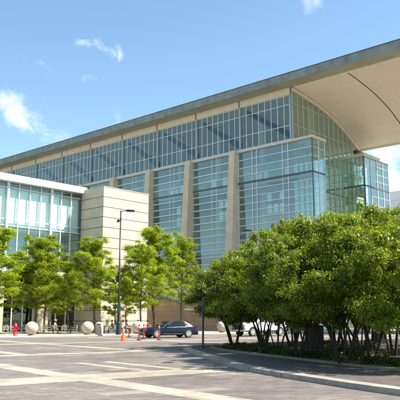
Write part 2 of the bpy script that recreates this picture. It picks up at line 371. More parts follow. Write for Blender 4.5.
mid = smooth([(12.9, 7), (14.2, 12.0), (15.9, 16.9), (17.6, 19.2), (18.1, 19.6)])
ribbon('kerb', inner, .22, .10, .17, mat('inner_kerb', (.22, .16, .105), .85, noise=.15))
fill('planting_bed', offs(inner, .22), .15, soil, [(70, -12)])

# ------------------------------------------------------------------ building frames
class Frame:  # helper for grid frames on a face; local x = depth away (b), y = along the long facade (a)
    pass
def grid_x(mb, x, ys, zs, w=.07, d=.12, y0=None, y1=None, z0=None, z1=None, wz=None):
    """mullions on a face at constant x (seen from -x): verticals at ys, horizontals at zs"""
    y0 = min(ys) if y0 is None else y0; y1 = max(ys) if y1 is None else y1
    z0 = min(zs) if z0 is None else z0; z1 = max(zs) if z1 is None else z1; wz = w if wz is None else wz
    for y in ys: mb.box(x - d, x + .02, y - w / 2, y + w / 2, z0, z1)
    for z in zs: mb.box(x - d - .012, x + .01, y0, y1, z - wz / 2, z + wz / 2)
def grid_y(mb, y, xs, zs, w=.07, d=.12, x0=None, x1=None, z0=None, z1=None, wz=None, top=None):
    x0 = min(xs) if x0 is None else x0; x1 = max(xs) if x1 is None else x1
    z0 = min(zs) if z0 is None else z0; z1 = max(zs) if z1 is None else z1; wz = w if wz is None else wz
    for x in xs:
        zt = z1 if top is None else top(x)
        mb.box(x - w / 2, x + w / 2, y - d, y + .02, z0, zt)
    for z in zs: mb.box(x0, x1, y - d - .012, y + .01, z - wz / 2, z + wz / 2)

# ================================================================== convention hall
KX, KY = 13.935, 95.0
BROT = math.atan2(.73783, .67499)
hall = empty('convention_hall', (KX, KY, 0), BROT)
tag(hall, 'huge glass convention hall with tan stone piers and a sweeping arched roof canopy', 'hall')
YE = 88.0; YC = -42.0
arch = smooth([(0, 36.28), (2.5, 36.05), (5, 35.72), (8, 35.22), (11, 34.45), (13.2, 33.75), (15.5, 32.75), (17.8, 31.6), (20.2, 30.15)], 4)
def arch_z(x):
    for (xa, za), (xb, zb) in zip(arch, arch[1:]):
        if xa <= x <= xb: return za + (zb - za) * (x - xa) / (xb - xa)
    return arch[-1][1] if x > arch[-1][0] else arch[0][1]
# roof top sheet and edges
top = [(-2.42, 37.44), (4, 37.9), (10, 37.0), (15, 35.2), (20.2, 31.6)]
sec = top + [(20.24, 31.55), (20.24, 30.2)] + [(x, z + .12) for x, z in reversed(arch)] + [(-2.42, 36.42)]
MB().prism(sec, 'y', YC + .05, YE - .05).build('roof', roofm, hall)
fa = MB(); fa.box(-2.6, -2.43, YC, YE, 36.3, 37.5)
for y in np.arange(YC + 2, YE, 4.85): fa.box(-2.63, -2.6, y - .02, y + .02, 36.3, 37.5)
fo = fa.build('fascia', fasciam, hall)
MB().box(-2.66, -2.4, YC - .02, YE + .02, 37.503, 37.6).build('drip_edge', mat('edge_metal', (.10, .12, .13), .4, .5), fo)
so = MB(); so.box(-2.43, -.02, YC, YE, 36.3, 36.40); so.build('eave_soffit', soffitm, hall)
# arched underside of the canopy (beyond the end wall) and ceiling inside
def arch_sheet(name, y0, y1, m, drop=0.0, thick=.1, x0=0.0, x1=20.2):
    pts = [(x, z - drop) for x, z in arch if x0 <= x <= x1]
    return MB().prism(pts + [(x, z + thick) for x, z in reversed(pts)], 'y', y0, y1).build(name, m, hall)
can = arch_sheet('canopy_underside', YC, -.02, canopym)
arch_sheet('ceiling', .02, YE, mat('ceiling_panels', (.6, .64, .66), .8))
for y in (-9.4, -19.0, -28.6):
    pts = [(x, z - .012) for x, z in arch if x > .3]
    MB().prism(pts + [(x, z + .005) for x, z in reversed(pts)], 'y', y - .08, y + .08).build('expansion_joint', joint, can)
MB().box(19.95, 20.3, YC, 0, 30.0, 30.3).build('canopy_edge', cream, hall)
# cream arch trim over the end wall
trim = [(x, z - .10) for x, z in arch]
MB().prism(trim + [(x, z - .50) for x, z in reversed(trim)], 'y', -.28, .05).build('arch_trim', cream, hall)
trj = [(x, z - .004) for x, z in arch]
MB().prism(trj + [(x, z - .10) for x, z in reversed(trj)], 'y', -.20, .02).build('arch_joint', joint, hall)
# head band of the long facade
MB().box(-.12, .1, .35, YE, 35.3, 36.3).build('head_band', cream, hall)
MB().box(-.35, .1, -3.3, YE, 27.72, 28.1).build('ledge', mat('ledge_stone', (.64, .59, .49), .7, noise=.05), hall)
# clerestory: one framed window per structural bay
cl_b = [.4, 10.2, 19.75, 29.35, 38.95, 48.6, 58.25, 67.9, 77.6, 87.3]
for i in range(len(cl_b) - 1):
    a, b = cl_b[i], cl_b[i + 1]; m = MB(); n = 8
    ys = [a + (b - a) * j / n for j in range(n + 1)]
    grid_x(m, .25, ys[1:-1], [28.3, 30.45, 33.75, 35.25], .075, .12, a, b, 28.1, 35.3)
    f = m.build('clerestory_window', mullion, hall)
    MB().quad((.25, a, 28.1), (.25, a, 35.3), (.25, b, 35.3), (.25, b, 28.1)).build('glass', g_cler, f)
for i, y in enumerate(cl_b):
    MB().box(-.02, .3, y - .16, y + .16, 28.1, 35.3).build('clerestory_post', palemetal, hall)
    if i: MB().box(-.2, -.121, y - .09, y + .09, 35.3, 36.3).build('hanger', mat('brown_steel', (.25, .17, .12), .6), hall)
# corner return of the clerestory, seen at the end wall
for y in (.0,): MB().box(-.02, .2, y - .05, y + .12, 28.1, 36.25).build('corner_post', palemetal, hall)
# truss beams behind the clerestory glass
for i in range(len(cl_b) - 1):
    a, b = cl_b[i], cl_b[i + 1]; m = MB()
    p0 = (b - .8, 34.9); p1 = (a + .6, 29.7)
    m.prism([(p0[0], p0[1]), (p1[0], p1[1]), (p1[0], p1[1] - 1.15), (p0[0], p0[1] - .8)], 'x', .9, 1.4)
    m.build('roof_truss', trussm, hall)
    for yy in ((a + b) / 2 - 2.2, (a + b) / 2 + 2.8):
        pass
# lower facade bays between the piers
bays = [(10.6, 20.4), (20.4, 30.2), (30.2, 40.1), (40.1, 50.0), (50.0, 60.0), (60, 70)]
rows_hi = [26.42, 25.12, 23.92]; rows_lo = [22.7 - 1.13 * j for j in range(1, 20)]
def lower_rows(): return rows_hi + [22.7] + [z for z in rows_lo if z > .5]
for a, b in bays:
    m = MB(); c0 = (a + b) / 2 + .25
    for y in (c0 - .5, c0 + .5): m.box(-.02, .06, y - .04, y + .04, 0, 27.72)
    for z in rows_hi + rows_lo:
        if z > .4: m.box(-.22, .05, a, b, z - .065, z + .065)
    f = m.build('facade_window', mullion, hall)
    MB().box(-.1, .08, a, b, 22.6, 22.85).build('transom', mat('bronze', (.13, .10, .085), .5), f)
    MB().quad((.03, a, 0), (.03, a, 27.72), (.03, b, 27.72), (.03, b, 0)).build('glass', g_blue, f)
for y in (10.55, 20.4, 30.2, 40.1, 50.0, 60.0, 70.0):
    w = 1.1
    m = MB(); m.prism([(.0, 0), (-2.1, 0), (-.75, 28.1), (.0, 28.1)], 'y', y, y + w) if False else None
    out_ = [(-2.5, 0), (-1.0, 28.05), (.3, 28.05), (.3, 0)]
    # battered fin: outline in (x,z) swept along y, wider at its foot
    vs = []
    for (x, z) in out_:
        e = .55 * (1 - z / 28.0)
        vs.append((x, y - .0, z))
    for (x, z) in out_:
        e = .45 * (1 - z / 28.0)
        vs.append((x, y + w + e, z))
    m = MB().add(vs, [(0, 1, 2, 3), (7, 6, 5, 4), (0, 4, 5, 1), (1, 5, 6, 2), (2, 6, 7, 3), (3, 7, 4, 0)])
    m.build('pier', pierm, hall)
# near vestibule: long face continues the facade, short face turns the corner
A2 = -3.3
m = MB()
yv = [10.55, 7.75, 6.85, 1.95, .95, A2 + .04]
for y in yv[:-1]: m.box(-.1, .05, y - .05, y + .05, 0, 27.72)
for z in rows_hi + rows_lo:
    if z > .4: m.box(-.16, .05, A2, 10.55, z - .05, z + .05)
f = m.build('vestibule_window', mullion, hall)
MB().box(-.18, .06, A2, 10.55, 22.6, 22.85).build('transom', MATS['bronze'], f)
MB().quad((.03, A2, 0), (.03, A2, 27.72), (.03, 10.55, 27.72), (.03, 10.55, 0)).build('glass', g_clear, f)
m = MB()
for x in (1.65, 3.3): m.box(x - .05, x + .05, A2 - .08, A2 + .04, 0, 27.72)
for z in rows_hi + rows_lo:
    if z > .4: m.box(0, 3.3, A2 - .07, A2 + .04, z - .03, z + .03)
f = m.build('vestibule_side_window', mullion, hall)
MB().box(-.02, 3.32, A2 - .12, A2 + .05, 22.62, 22.82).build('transom', MATS['bronze'], f)
MB().quad((0, A2, 0), (3.3, A2, 0), (3.3, A2, 27.72), (0, A2, 27.72)).build('glass', g_clear, f)
MB().box(-.06, .06, A2 - .1, A2 + .1, 0, 27.72).build('corner_post', mat('dark_mullion', (.10, .13, .13), .4), hall)
MB().quad((3.3, 0, 0), (3.3, A2, 0), (3.3, A2, 27.72), (3.3, 0, 27.72)).build('vestibule_back_glass', g_clear, hall)
MB().box(-.4, 3.5, A2 - .25, 10.5 if False else A2 + .0, 27.73, 28.12).build('cap', MATS['ledge_stone'], hall)
MB().box(.1, 3.5, A2, -.02, 27.75, 28.0).build('vestibule_roof', white, hall)
# end wall
m = MB(); xs = [1.35 + 1.46 * j for j in range(13)]
grid_y(m, 0, xs, [], .075, .12, top=lambda x: arch_z(x) - .5, z0=.0, z1=36, x0=0, x1=20) if False else None
for x in xs:
    if x < 20: m.box(x - .045, x + .045, -.14, .02, 0, arch_z(x) - .45)
for z in (33.75, 30.4, 27.4, 25.5, 22.7) + tuple(22.7 - 1.9 * j for j in range(1, 12)):
    xe = 20.0
    for x_, z_ in arch:
        if z_ - .5 < z: xe = x_; break
    m.box(.15, xe, -.15, .015, z - .04, z + .04)
f = m.build('end_wall_window', olivemul, hall)
pts = [(0.0, 0.0), (20.2, 0.0)] + [(x, z - .3) for x, z in reversed(arch)]
vs = [(x, 0, z) for x, z in pts]
g = MB().add(vs, [tuple(range(len(vs)))]).build('glass', g_green, f, recalc=False)
# far vestibule
X2, A3, XE = 14.3, -3.85, 22.6
m = MB()
for y in (A3 + .15, -.05): m.box(X2 - .1, X2 + .03, y - .04, y + .04, 0, 27.5)
for z in [26.4, 25.1, 23.9] + [22.7 - 1.45 * j for j in range(1, 15)]:
    m.box(X2 - .12, X2 + .04, A3, 0, z - .045, z + .045)
f = m.build('vestibule_window', olivemul, hall)
MB().box(X2 - .14, X2 + .05, A3, -.05, 22.6, 22.85).build('transom', MATS['bronze'], f)
MB().quad((X2, A3, 0), (X2, A3, 27.5), (X2, 0, 27.5), (X2, 0, 0)).build('glass', g_green, f)
m = MB()
for x in (16.4, 18.5, 20.6, 22.55): m.box(x - .06, x + .06, A3 - .1, A3 + .04, 0, 27.5)
for z in [26.4, 25.1, 23.9] + [22.7 - 1.45 * j for j in range(1, 15)]: m.box(X2, XE, A3 - .05, A3 + .04, z - .02, z + .02)
f = m.build('vestibule_side_window', mullion, hall)
MB().box(X2 - .02, XE, A3 - .12, A3 + .05, 22.62, 22.82).build('transom', MATS['bronze'], f)
MB().quad((X2, A3, 0), (XE, A3, 0), (XE, A3, 27.5), (X2, A3, 27.5)).build('glass', g_clear, f)
MB().box(X2 - .07, X2 + .07, A3 - .1, A3 + .08, 0, 27.5).build('corner_post', MATS['dark_mullion'], hall)
MB().box(X2 - .3, XE + .2, A3 - .3, .0, 27.51, 27.98).build('cap', MATS['ledge_stone'], hall)
MB().box(XE - .06, XE + .06, A3 + .1, 0, 0, 27.5).build('vestibule_back_wall', palemetal, hall)
# louvre between arch and far vestibule
m = MB()
for j in range(8): m.box(18.6, 22.4, -.4 + .0, -.1, 28.1 + j * .25, 28.1 + j * .25 + .14)
m.box(18.6, 22.4, -.09, .3, 28.0, 30.05)
m.build('louvre', mat('louvre_dark', (.09, .10, .085), .6), hall)
# interior: floors, back wall, columns, bright panels
MB().box(1.2, 19.5, .5, YE, 22.35, 22.6).build('upper_floor', floorm, hall)
MB().box(.6, 19.5, .5, YE, 12.0, 12.3).build('lower_floor', floorm, hall)
MB().box(.6, 3.2, -3.1, 6, 22.35, 22.6).build('vestibule_floor', floorm, hall)
MB().box(18.9, 19.2, .6, YE, 0, 31).build('back_wall', interior, hall)
MB().box(-.05, 18.9, YE - .3, YE, 0, 35).build('far_end_wall', interior, hall)
for y in cl_b[:8]:
    MB().lathe([(.45, 0), (.45, 35.2)], 12, 6.5, y + .4).build('column', mat('column_white', (.55, .60, .60), .5), hall)
rr = random.Random(3)
for i in range(8):
    y0 = .8 + i * 9.8
    for j in range(5):
        yy = y0 + 1.0 + j * 1.25 + rr.uniform(-.2, .2); h = rr.uniform(1.1, 1.7)
        if rr.random() < .3: continue
        MB().box(1.3, 1.4, yy, yy + rr.uniform(.5, 1.0), 22.9, 22.9 + h).build('display_panel', panelm, hall)
    for j in range(3):
        for k_ in range(2):
            yy = y0 + 2.0 + j * 1.2; zz = 17.6 + k_ * 1.9
            if rr.random() < .25: continue
            MB().box(1.4, 1.5, yy, yy + .85, zz, zz + 1.4).build('display_panel', panelm, hall)
for (x, z, w, h) in ((16.0, 24.2, 2.2, 1.0), (18.6, 25.4, .9, 1.3), (16.2, 20.4, 2.6, 1.1), (18.4, 20.2, 1, 1.3), (5.6, 24.0, .8, 1.8), (8.0, 24.6, 1.0, 1.3), (9.8, 21.5, .9, 2.4)):
    MB().box(x, x + w, -1.2 if x > 15 else 1.2, (-1.1 if x > 15 else 1.3), z, z + h).build('display_panel', panelm, hall)
# lower block behind the hall, to the right
MB().box(20.35, 30, .4, YE, 0, 24.0).build('rear_block', mat('rear_block_wall', (.42, .42, .40), .8, noise=.08), hall)

# ================================================================== stone block and glass wing
PX, PY = -11.956, 80.0
blockb = empty('stone_block', (PX, PY, 0), BROT)
tag(blockb, 'plain cream limestone block with horizontal grooves between the glass wing and the hall', 'building')
m = MB(); zt = 17.83; step = 1.27; z = zt
while z > .2:
    z0 = max(.12, z - step + .07); m.box(0, 7.6, 0, 14, z0, z); z -= step
m.build('wall', limestone, blockb)
m = MB(); m.box(.07, 7.53, .07, 13.9, .1, 17.7)
m.build('joint', joint, blockb)
MB().box(-.04, 7.64, -.04, 14.04, zt + .002, zt + .09).build('coping', limestone, blockb)

OX, OY = PX - .73783 * 4.6, PY + .67499 * 4.6
wing = empty('glass_wing', (OX, OY, 0), BROT)
tag(wing, 'low glass fronted wing with flat white roof edge at the left, cafe tables before it', 'building')
WL = -41.0
MB().box(WL, .32, -.85, -.02, 17.42, 18.22).build('fascia', white, wing)
MB().box(WL, -.05, 0, 20, 17.35, 18.0).build('roof', roofm, wing)
majors = [-4.56 - 6.07 * j for j in range(7)]
edges = [-.06] + majors
def wing_bay(x1, x0, n):
    m = MB()
    vx = [x0 + (x1 - x0) * j / n for j in range(1, n)]
    for x in vx:
        m.box(x - .05, x + .05, -.14, .03, 7.2, 17.35)
    for z in (16.78, 13.03, 12.28, 8.65): m.box(x0 + .14, x1 - .02, -.12, .02, z - .055, z + .055)
    f = m.build('upper_window', white, wing)
    MB().quad((x0, 0, 7.2), (x1, 0, 7.2), (x1, 0, 17.35), (x0, 0, 17.35)).build('glass', g_wing, f)
    # pleated blinds behind the panes
    for j in range(n):
        a_ = x0 + (x1 - x0) * j / n + .03; b_ = x0 + (x1 - x0) * (j + 1) / n - .03
        k_ = 18; pts = []
        lo = 12.35
        for q in range(k_ + 1):
            pts.append((a_ + (b_ - a_) * q / k_, .30 + (.008 if q % 2 else -.004) + .008 * math.sin(q * 1.7 + j)))
        vs = [(x, y, lo) for x, y in pts] + [(x, y, 16.72) for x, y in pts]
        MB().add(vs, [(q, q + 1, q + k_ + 2, q + k_ + 1) for q in range(k_)]).build('blind', blind, f)
    return f
for i in range(len(edges) - 1):
    wing_bay(edges[i], edges[i + 1], 3 if i == 0 else 4)
for x in majors: MB().box(x - .13, x + .13, -.3, .04, 7.2, 17.42).build('post', white, wing)
MB().box(-.2, -.04, -.16, .04, 7.2, 17.42).build('post', MATS['dark_mullion'], wing)
MB().box(WL, -.05, -.9, .5, 6.7, 7.19).build('floor_band', mat('floor_band_cream', (.68, .62, .50), .6, noise=.06), wing)
MB().box(WL, -.05, .5, 12, 12.0, 12.2).build('upper_floor', floorm, wing)
MB().box(WL, -.05, .5, 12, 6.9, 7.1).build('mid_floor', floorm, wing)
MB().box(WL, -.05, 3.0, 3.2, 7.15, 12.0).build('interior_wall', reflection_bl, wing)  # coloured blue in place of the reflection on the panes before it
MB().box(WL, -.05, 2.0, 2.2, 12.2, 17.3).build('interior_wall', interior, wing)
MB().box(WL, -.05, 6.0, 6.2, .1, 6.9).build('interior_wall', interior_dk, wing)
# ground floor: recessed dark glazing, cream columns
for (a_, b_) in ((-4.45, -.05), (-10.5, -6.2), (-16.6, -12.3), (-22.7, -18.4), (-28.8, -24.5), (-34.9, -30.6)):
    m = MB(); n = 3
    for j in range(n + 1):
        x = a_ + (b_ - a_) * j / n; m.box(x - .06, x + .06, .35, .5, .12, 6.7)
    m.box(a_, b_, .33, .5, 3.75, 3.9)
    f = m.build('ground_window', white, wing)
    MB().quad((a_, .45, .12), (b_, .45, .12), (b_, .45, 6.7), (a_, .45, 6.7)).build('glass', g_dark, f)
    MB().box(a_ - 1.72, a_ - .02, -.25, .6, .1, 6.7).build('column', limestone, wing)

# ================================================================== terrace wall, stair flights
WX, WY = -7.4, 95.0
def along(t, z=0, o=0): return Vector((WX + .73783 * t + .67499 * o, WY - .67499 * t + .73783 * o, z))
tw = empty('terrace_wall', (WX, WY, 0), BROT)   # local y = -t
tag(tw, 'long tan stone terrace wall behind the dark sedan', 'wall')
m = MB(); m.prism([(2, 0), (-4.6, 0), (-4.6, 4.35), (2, 4.35)], 'x', 0, .6)
m.prism([(-4.6, 0), (-14.5, 0), (-14.5, 2.75), (-7.2, 2.75), (-4.6, 4.35)], 'x', 0, .6)
m.build('wall', tanwall, tw)
m = MB(); m.box(.6, 60, -14.5, -13.9, 0, 2.75); m.build('return_wall', mat('terrace_stone_sunlit', (.50, .43, .33), .8, noise=.08, nscale=.5), tw)  # return of the same wall, sunlight put into its paler colour
m = MB(); m.box(-.08, .7, -14.6, -7.2, 2.752, 3.0); m.box(.7, 60, -14.6, -13.8, 2.752, 3.0); m.build('coping', cream, tw)
m = MB()
for j in range(27): m.box(.1, .5, -7.5 - j * .26, -7.44 - j * .26, 3.0, 3.75)
m.box(.05, .55, -14.6, -7.3, 3.75, 3.9); m.build('balustrade', mat('balustrade_white', (.66, .62, .52), .6), tw)
def stair(name, lab, y_hi, z_hi, y_lo, z_lo, x):
    s = empty(name, (WX, WY, 0), BROT); tag(s, lab, 'stair', 'stair flights up to the terrace')
    w = .55
    for xx in (x, x + 2.6):
        MB().prism([(y_hi, z_hi), (y_lo, z_lo), (y_lo, z_lo - w), (y_hi, z_hi - w)], 'x', xx, xx + .25).build('stringer', MATS['balustrade_white'], s)
        m = MB(); n = 10
        for j in range(n + 1):
            t = j / n; yy = y_hi + (y_lo - y_hi) * t; zz = z_hi + (z_lo - z_hi) * t
            m.box(xx + .08, xx + .14, yy - .03, yy + .03, zz, zz + 1.0)
        m.prism([(y_hi, z_hi + 1.05), (y_lo, z_lo + 1.05), (y_lo, z_lo + .97), (y_hi, z_hi + .97)], 'x', xx + .07, xx + .15)
        m.build('handrail', MATS['balustrade_white'], s)
    m = MB(); n = 18
    for j in range(n):
        t = j / n; yy = y_hi + (y_lo - y_hi) * t; zz = z_hi + (z_lo - z_hi) * t
        m.box(x + .25, x + 2.6, yy - abs(y_hi - y_lo) / n, yy, zz - .5, zz - .12)
    m.build('tread', cream, s); return s
stair('stair_flight', 'white edged stair flight sloping down behind the tan wall above the dark sedan', -3.2, 5.9, -8.0, 3.1, 1.2)
stair('stair_flight', 'second white edged stair flight farther right beside the dense grove', -6.8, 5.4, -10.6, 3.4, 5.2)
MB().box(.62, 16, -13.85, 20, .1, 2.5)
# raised terrace behind the wall
tb = MB().box(.62, 9.5, -13.88, 12, .0, 2.6).build('terrace', gterr); tb.location = (WX, WY, 0); tb.rotation_euler = (0, 0, BROT); tag(tb, kind='structure')

# far glass block at the right edge
fb = empty('far_glass_block', (68, 137, 0), BROT); tag(fb, 'distant pale glass building with white roof edge at the right edge', 'building')
x0f, x1f = -22, 60
MB().box(x0f, x1f, 0, 25, 0, 25.6).build('core', interior, fb)
MB().box(x0f - .6, x1f, -.9, 25.5, 25.6, 27.4).build('roof_edge', white, fb)
m = MB()
for j in range(42): m.box(x0f + j * 2 - .08, x0f + j * 2 + .08, -.5, -.3, 0, 25.6)
for z in range(3, 25, 3): m.box(x0f, x1f, -.52, -.3, z - .1, z + .1)
f = m.build('window', mullion, fb)
MB().quad((x0f, -.3, 0), (x1f, -.3, 0), (x1f, -.3, 25.6), (x0f, -.3, 25.6)).build('glass', g_far, f)

# ================================================================== trees
def leaf_mesh(name, centers, radii, counts, size, m, rng, droop=.3, aspect=.5, shell=.55):
    P = []; Nn = []
    for c_, r_, n in zip(centers, radii, counts):
        d = rng.normal(size=(n, 3)); d /= np.linalg.norm(d, axis=1)[:, None]
        rad = (shell + (1 - shell) * rng.random(n)) if shell < 1 else np.ones(n)
        rad = np.where(rng.random(n) < .12, rad * 1.18, rad) * (rng.random(n) ** .25 if shell < .4 else 1)
        P.append(np.array(c_) + d * rad[:, None] * np.array(r_)); Nn.append(d * .7 + np.array([0, 0, .55]) + rng.normal(size=(n, 3)) * .55)
    P = np.concatenate(P); Nn = np.concatenate(Nn); Nn /= np.linalg.norm(Nn, axis=1)[:, None]; n = len(P)
    t = rng.normal(size=(n, 3)); t[:, 2] -= droop; t -= Nn * (t * Nn).sum(1)[:, None]; t /= np.linalg.norm(t, axis=1)[:, None]
    s = np.cross(Nn, t); L = size * (.6 + .8 * rng.random(n))[:, None]; w = L * aspect
    V = np.stack([P - t * L * .5, P + s * w * .5 + Nn * L * .08, P + t * L * .5 - Nn * L * .10, P - s * w * .5 + Nn * L * .08], 1).reshape(-1, 3)
    me = bpy.data.meshes.new(name); me.vertices.add(4 * n); me.vertices.foreach_set('co', V.ravel().astype(np.float32))
    me.loops.add(4 * n); me.loops.foreach_set('vertex_index', np.arange(4 * n, dtype=np.int32))
    me.polygons.add(n); me.polygons.foreach_set('loop_start', np.arange(0, 4 * n, 4, dtype=np.int32)); me.polygons.foreach_set('loop_total', np.full(n, 4, dtype=np.int32))
    me.materials.append(m); me.update(calc_edges=True); return me

def locust(seed, H, spread, dens):
    rng = np.random.default_rng(seed); rr = random.Random(seed)
    w = MB(); pts = []; x = y = 0
    nseg = 8
    for i in range(nseg + 1):
        z = H * .9 * i / nseg; pts.append((x, y, z)); x += rr.uniform(-.12, .12); y += rr.uniform(-.12, .12)
    w.tube(pts, [.13 * (1 - .85 * i / nseg) + .012 for i in range(nseg + 1)], 8)
    cs = []; rs = []; ct = []
    nl = 34
    for i in range(nl):
        z0 = H * (.25 + .62 * (i / nl)); k_ = z0 / (H * .9) * nseg; j = min(int(k_), nseg - 1); fr = k_ - j
        b0 = Vector(pts[j]).lerp(Vector(pts[j + 1]), fr)
        ang = i * 2.4 + rr.uniform(-.4, .4); tt = max(0.0, (z0 / H - .25) / .62)
        Lb = spread * (1.0 - .62 * tt ** 1.3) * rr.uniform(.6, 1.12) * (.75 + .5 * min(1, tt * 4) if tt < .25 else 1)
        el = R(rr.uniform(12, 38) + 25 * tt)
        p = [b0]; d = Vector((math.cos(ang) * math.cos(el), math.sin(ang) * math.cos(el), math.sin(el)))
        for q in range(4):
            p.append(p[-1] + d * Lb / 4); d = (d + Vector((rr.uniform(-.2, .2), rr.uniform(-.2, .2), rr.uniform(-.14, .08)))).normalized()
        w.tube(p, [.045 * (1 - .2 * q) * (1 - .4 * tt) for q in range(5)], 5)
        for q in (1, 2, 3, 4, 4):
            c_ = p[q] + Vector((rr.gauss(0, .22), rr.gauss(0, .22), rr.gauss(.05, .2)))
            if q == 4: c_ += d * .25
            w.tube([p[max(q - 1, 0)], c_], [.015, .006], 4)
            r_ = rr.uniform(.45, .88) * (.65 if q == 1 else 1)
            cs.append(tuple(c_)); rs.append((r_, r_, r_ * .6)); ct.append(int(dens * r_ * r_ * 3.7))
    top_ = Vector(pts[-1])
    for q in range(4):
        cs.append(tuple(top_ + Vector((rr.gauss(0, .3), rr.gauss(0, .3), rr.uniform(-.3, .5))))); rs.append((.45, .45, .5)); ct.append(int(dens * .5))
    return w, leaf_mesh('crown', cs, rs, ct, .155, leaf_locust, rng, .5, .42, .1)

def make_tree(name, wm, crown, loc, rz, sc, barkm, label, group, cat='tree'):
    root = empty(name, loc, rz); root.scale = sc if isinstance(sc, tuple) else (sc, sc, sc); tag(root, label, cat, group)
    if isinstance(wm, MB): t = wm.build('trunk', barkm, root)
    else: t = bpy.data.objects.new('trunk', wm); C.objects.link(t); t.parent = root
    cobj = bpy.data.objects.new('crown', crown); C.objects.link(cobj); cobj.parent = root
    return root, t.data
lv = [locust(11, 11.0, 4.0, 165), locust(23, 11.0, 3.7, 160), locust(37, 11.0, 3.8, 125)]
lw_ = [None] * 3
G1 = 'feathery street trees along the terrace'
specs = [  # u, depth, height, variant, rot, xy-scale, label
    (-7, 67, 11.0, 0, 1.0, 1.05, 'light green street tree cut off by the left edge of the photo'),
    (37, 69.5, 10.4, 1, 2.2, 1.15, 'broad yellow green tree right of the red hydrant'),
    (44, 78, 9.4, 2, .3, 1.0, 'smaller tree close behind the cream column of the wing'),
    (68, 74, 8.0, 0, 4.1, .85, 'low tree over the cafe tables between the first two concrete balls'),
    (93.5, 69.5, 10.1, 1, 5.0, .95, 'full green tree behind the second concrete ball and the trash can'),
    (115, 77, 7.6, 2, 2.0, .8, 'slim sparse tree just left of the tall black lamp post'),
    (126, 74, 6.9, 0, 3.3, .62, 'slender tree just right of the tall black lamp post'),
    (140, 71, 9.8, 2, 1.4, .85, 'tree behind the red posts before the cream stone block'),
    (154.5, 76, 12.1, 1, 3.9, 1.0, 'tallest light green tree standing behind the hood of the dark sedan'),
    (180.5, 80, 11.9, 2, .9, .75, 'sparse open crowned tree behind the rear of the dark sedan'),
]
for u, dy, h, v_, rz, sxy, lab in specs:
    x = (u - 200) / 666.0 * dy
    s = h / 11.0
    wm, cr = lv[v_]
    o, td = make_tree('street_tree', wm if lw_[v_] is None else lw_[v_], cr, (x, dy, .12), rz, (s * sxy * 1.14, s * sxy * 1.14, s), bark, lab, G1)
    lw_[v_] = td

def grove_tree(seed, H, spread, nl, size):
    rng = np.random.default_rng(seed); rr = random.Random(seed); w = MB(); cs = []; rs = []; ct = []
    ns = rr.randint(4, 5)
    for s in range(ns):
        ang = 2 * math.pi * s / ns + rr.uniform(-.4, .4); lean = rr.uniform(.18, .42)
        p = [Vector((math.cos(ang) * .15, math.sin(ang) * .15, 0))]; d = Vector((math.cos(ang) * lean, math.sin(ang) * lean, 1)).normalized()
        r0 = rr.uniform(.04, .07)
        for q in range(6):
            p.append(p[-1] + d * (H * .13)); d = (d + Vector((rr.uniform(-.16, .16) + math.cos(ang) * .06, rr.uniform(-.16, .16) + math.sin(ang) * .06, rr.uniform(-.1, .05)))).normalized()
        w.tube(p, [r0 * (1 - .13 * q) for q in range(7)], 7)
        for q in (2, 3, 4, 5, 6):
            for _ in range(2):
                a2 = ang + rr.uniform(-1.3, 1.3); L = rr.uniform(.5, 1.2) * spread / 2.6
                e = p[q] + Vector((math.cos(a2) * L, math.sin(a2) * L, rr.uniform(.3, .9)))
                mid_ = p[q].lerp(e, .5) + Vector((0, 0, .12)); w.tube([p[q], mid_, e], [.028, .02, .008], 5)
                if q > 3: cs.append(tuple(e)); rs.append((.42, .42, .26)); ct.append(230)
    # crown: lumps over an uneven dome with an open, ragged skirt
    n = 50
    for i in range(n):
        zf = rr.random() ** .95; ang = rr.uniform(0, 2 * math.pi)
        prof = math.sqrt(max(0, 1 - (max(zf - .30, 0) / .72) ** 2)) * (.80 + .2 * min(1, zf / .3))
        rad = spread * prof * (rr.uniform(.62, 1.05) if rr.random() < .8 else rr.uniform(.1, .6))
        zz = H * (.255 + .705 * zf) + rr.gauss(0, .12)
        r_ = rr.uniform(.48, .92) * spread / 2.6
        cs.append((math.cos(ang) * rad, math.sin(ang) * rad, zz)); rs.append((r_, r_, r_ * .5)); ct.append(int(nl * r_ * r_ / (n * .50)))
    for i in range(16):   # sprigs that break the outline
        ang = rr.uniform(0, 6.28); zf = rr.uniform(.2, 1); prof = math.sqrt(max(0, 1 - (max(zf - .30, 0) / .72) ** 2)); rad = spread * prof * 1.1
        cs.append((math.cos(ang) * rad, math.sin(ang) * rad, H * (.42 + .60 * zf))); rs.append((.2, .2, .3)); ct.append(70)
    return w, leaf_mesh('crown', cs, rs, ct, size, leaf_hedge, rng, .8, .5, .25)
gv = [grove_tree(101, 5.2, 2.6, 34000, .108), grove_tree(202, 5.2, 2.6, 34000, .108), grove_tree(303, 5.2, 2.6, 34000, .108)]
gw = [None] * 3
G2 = 'multi stemmed trees of the dense grove'
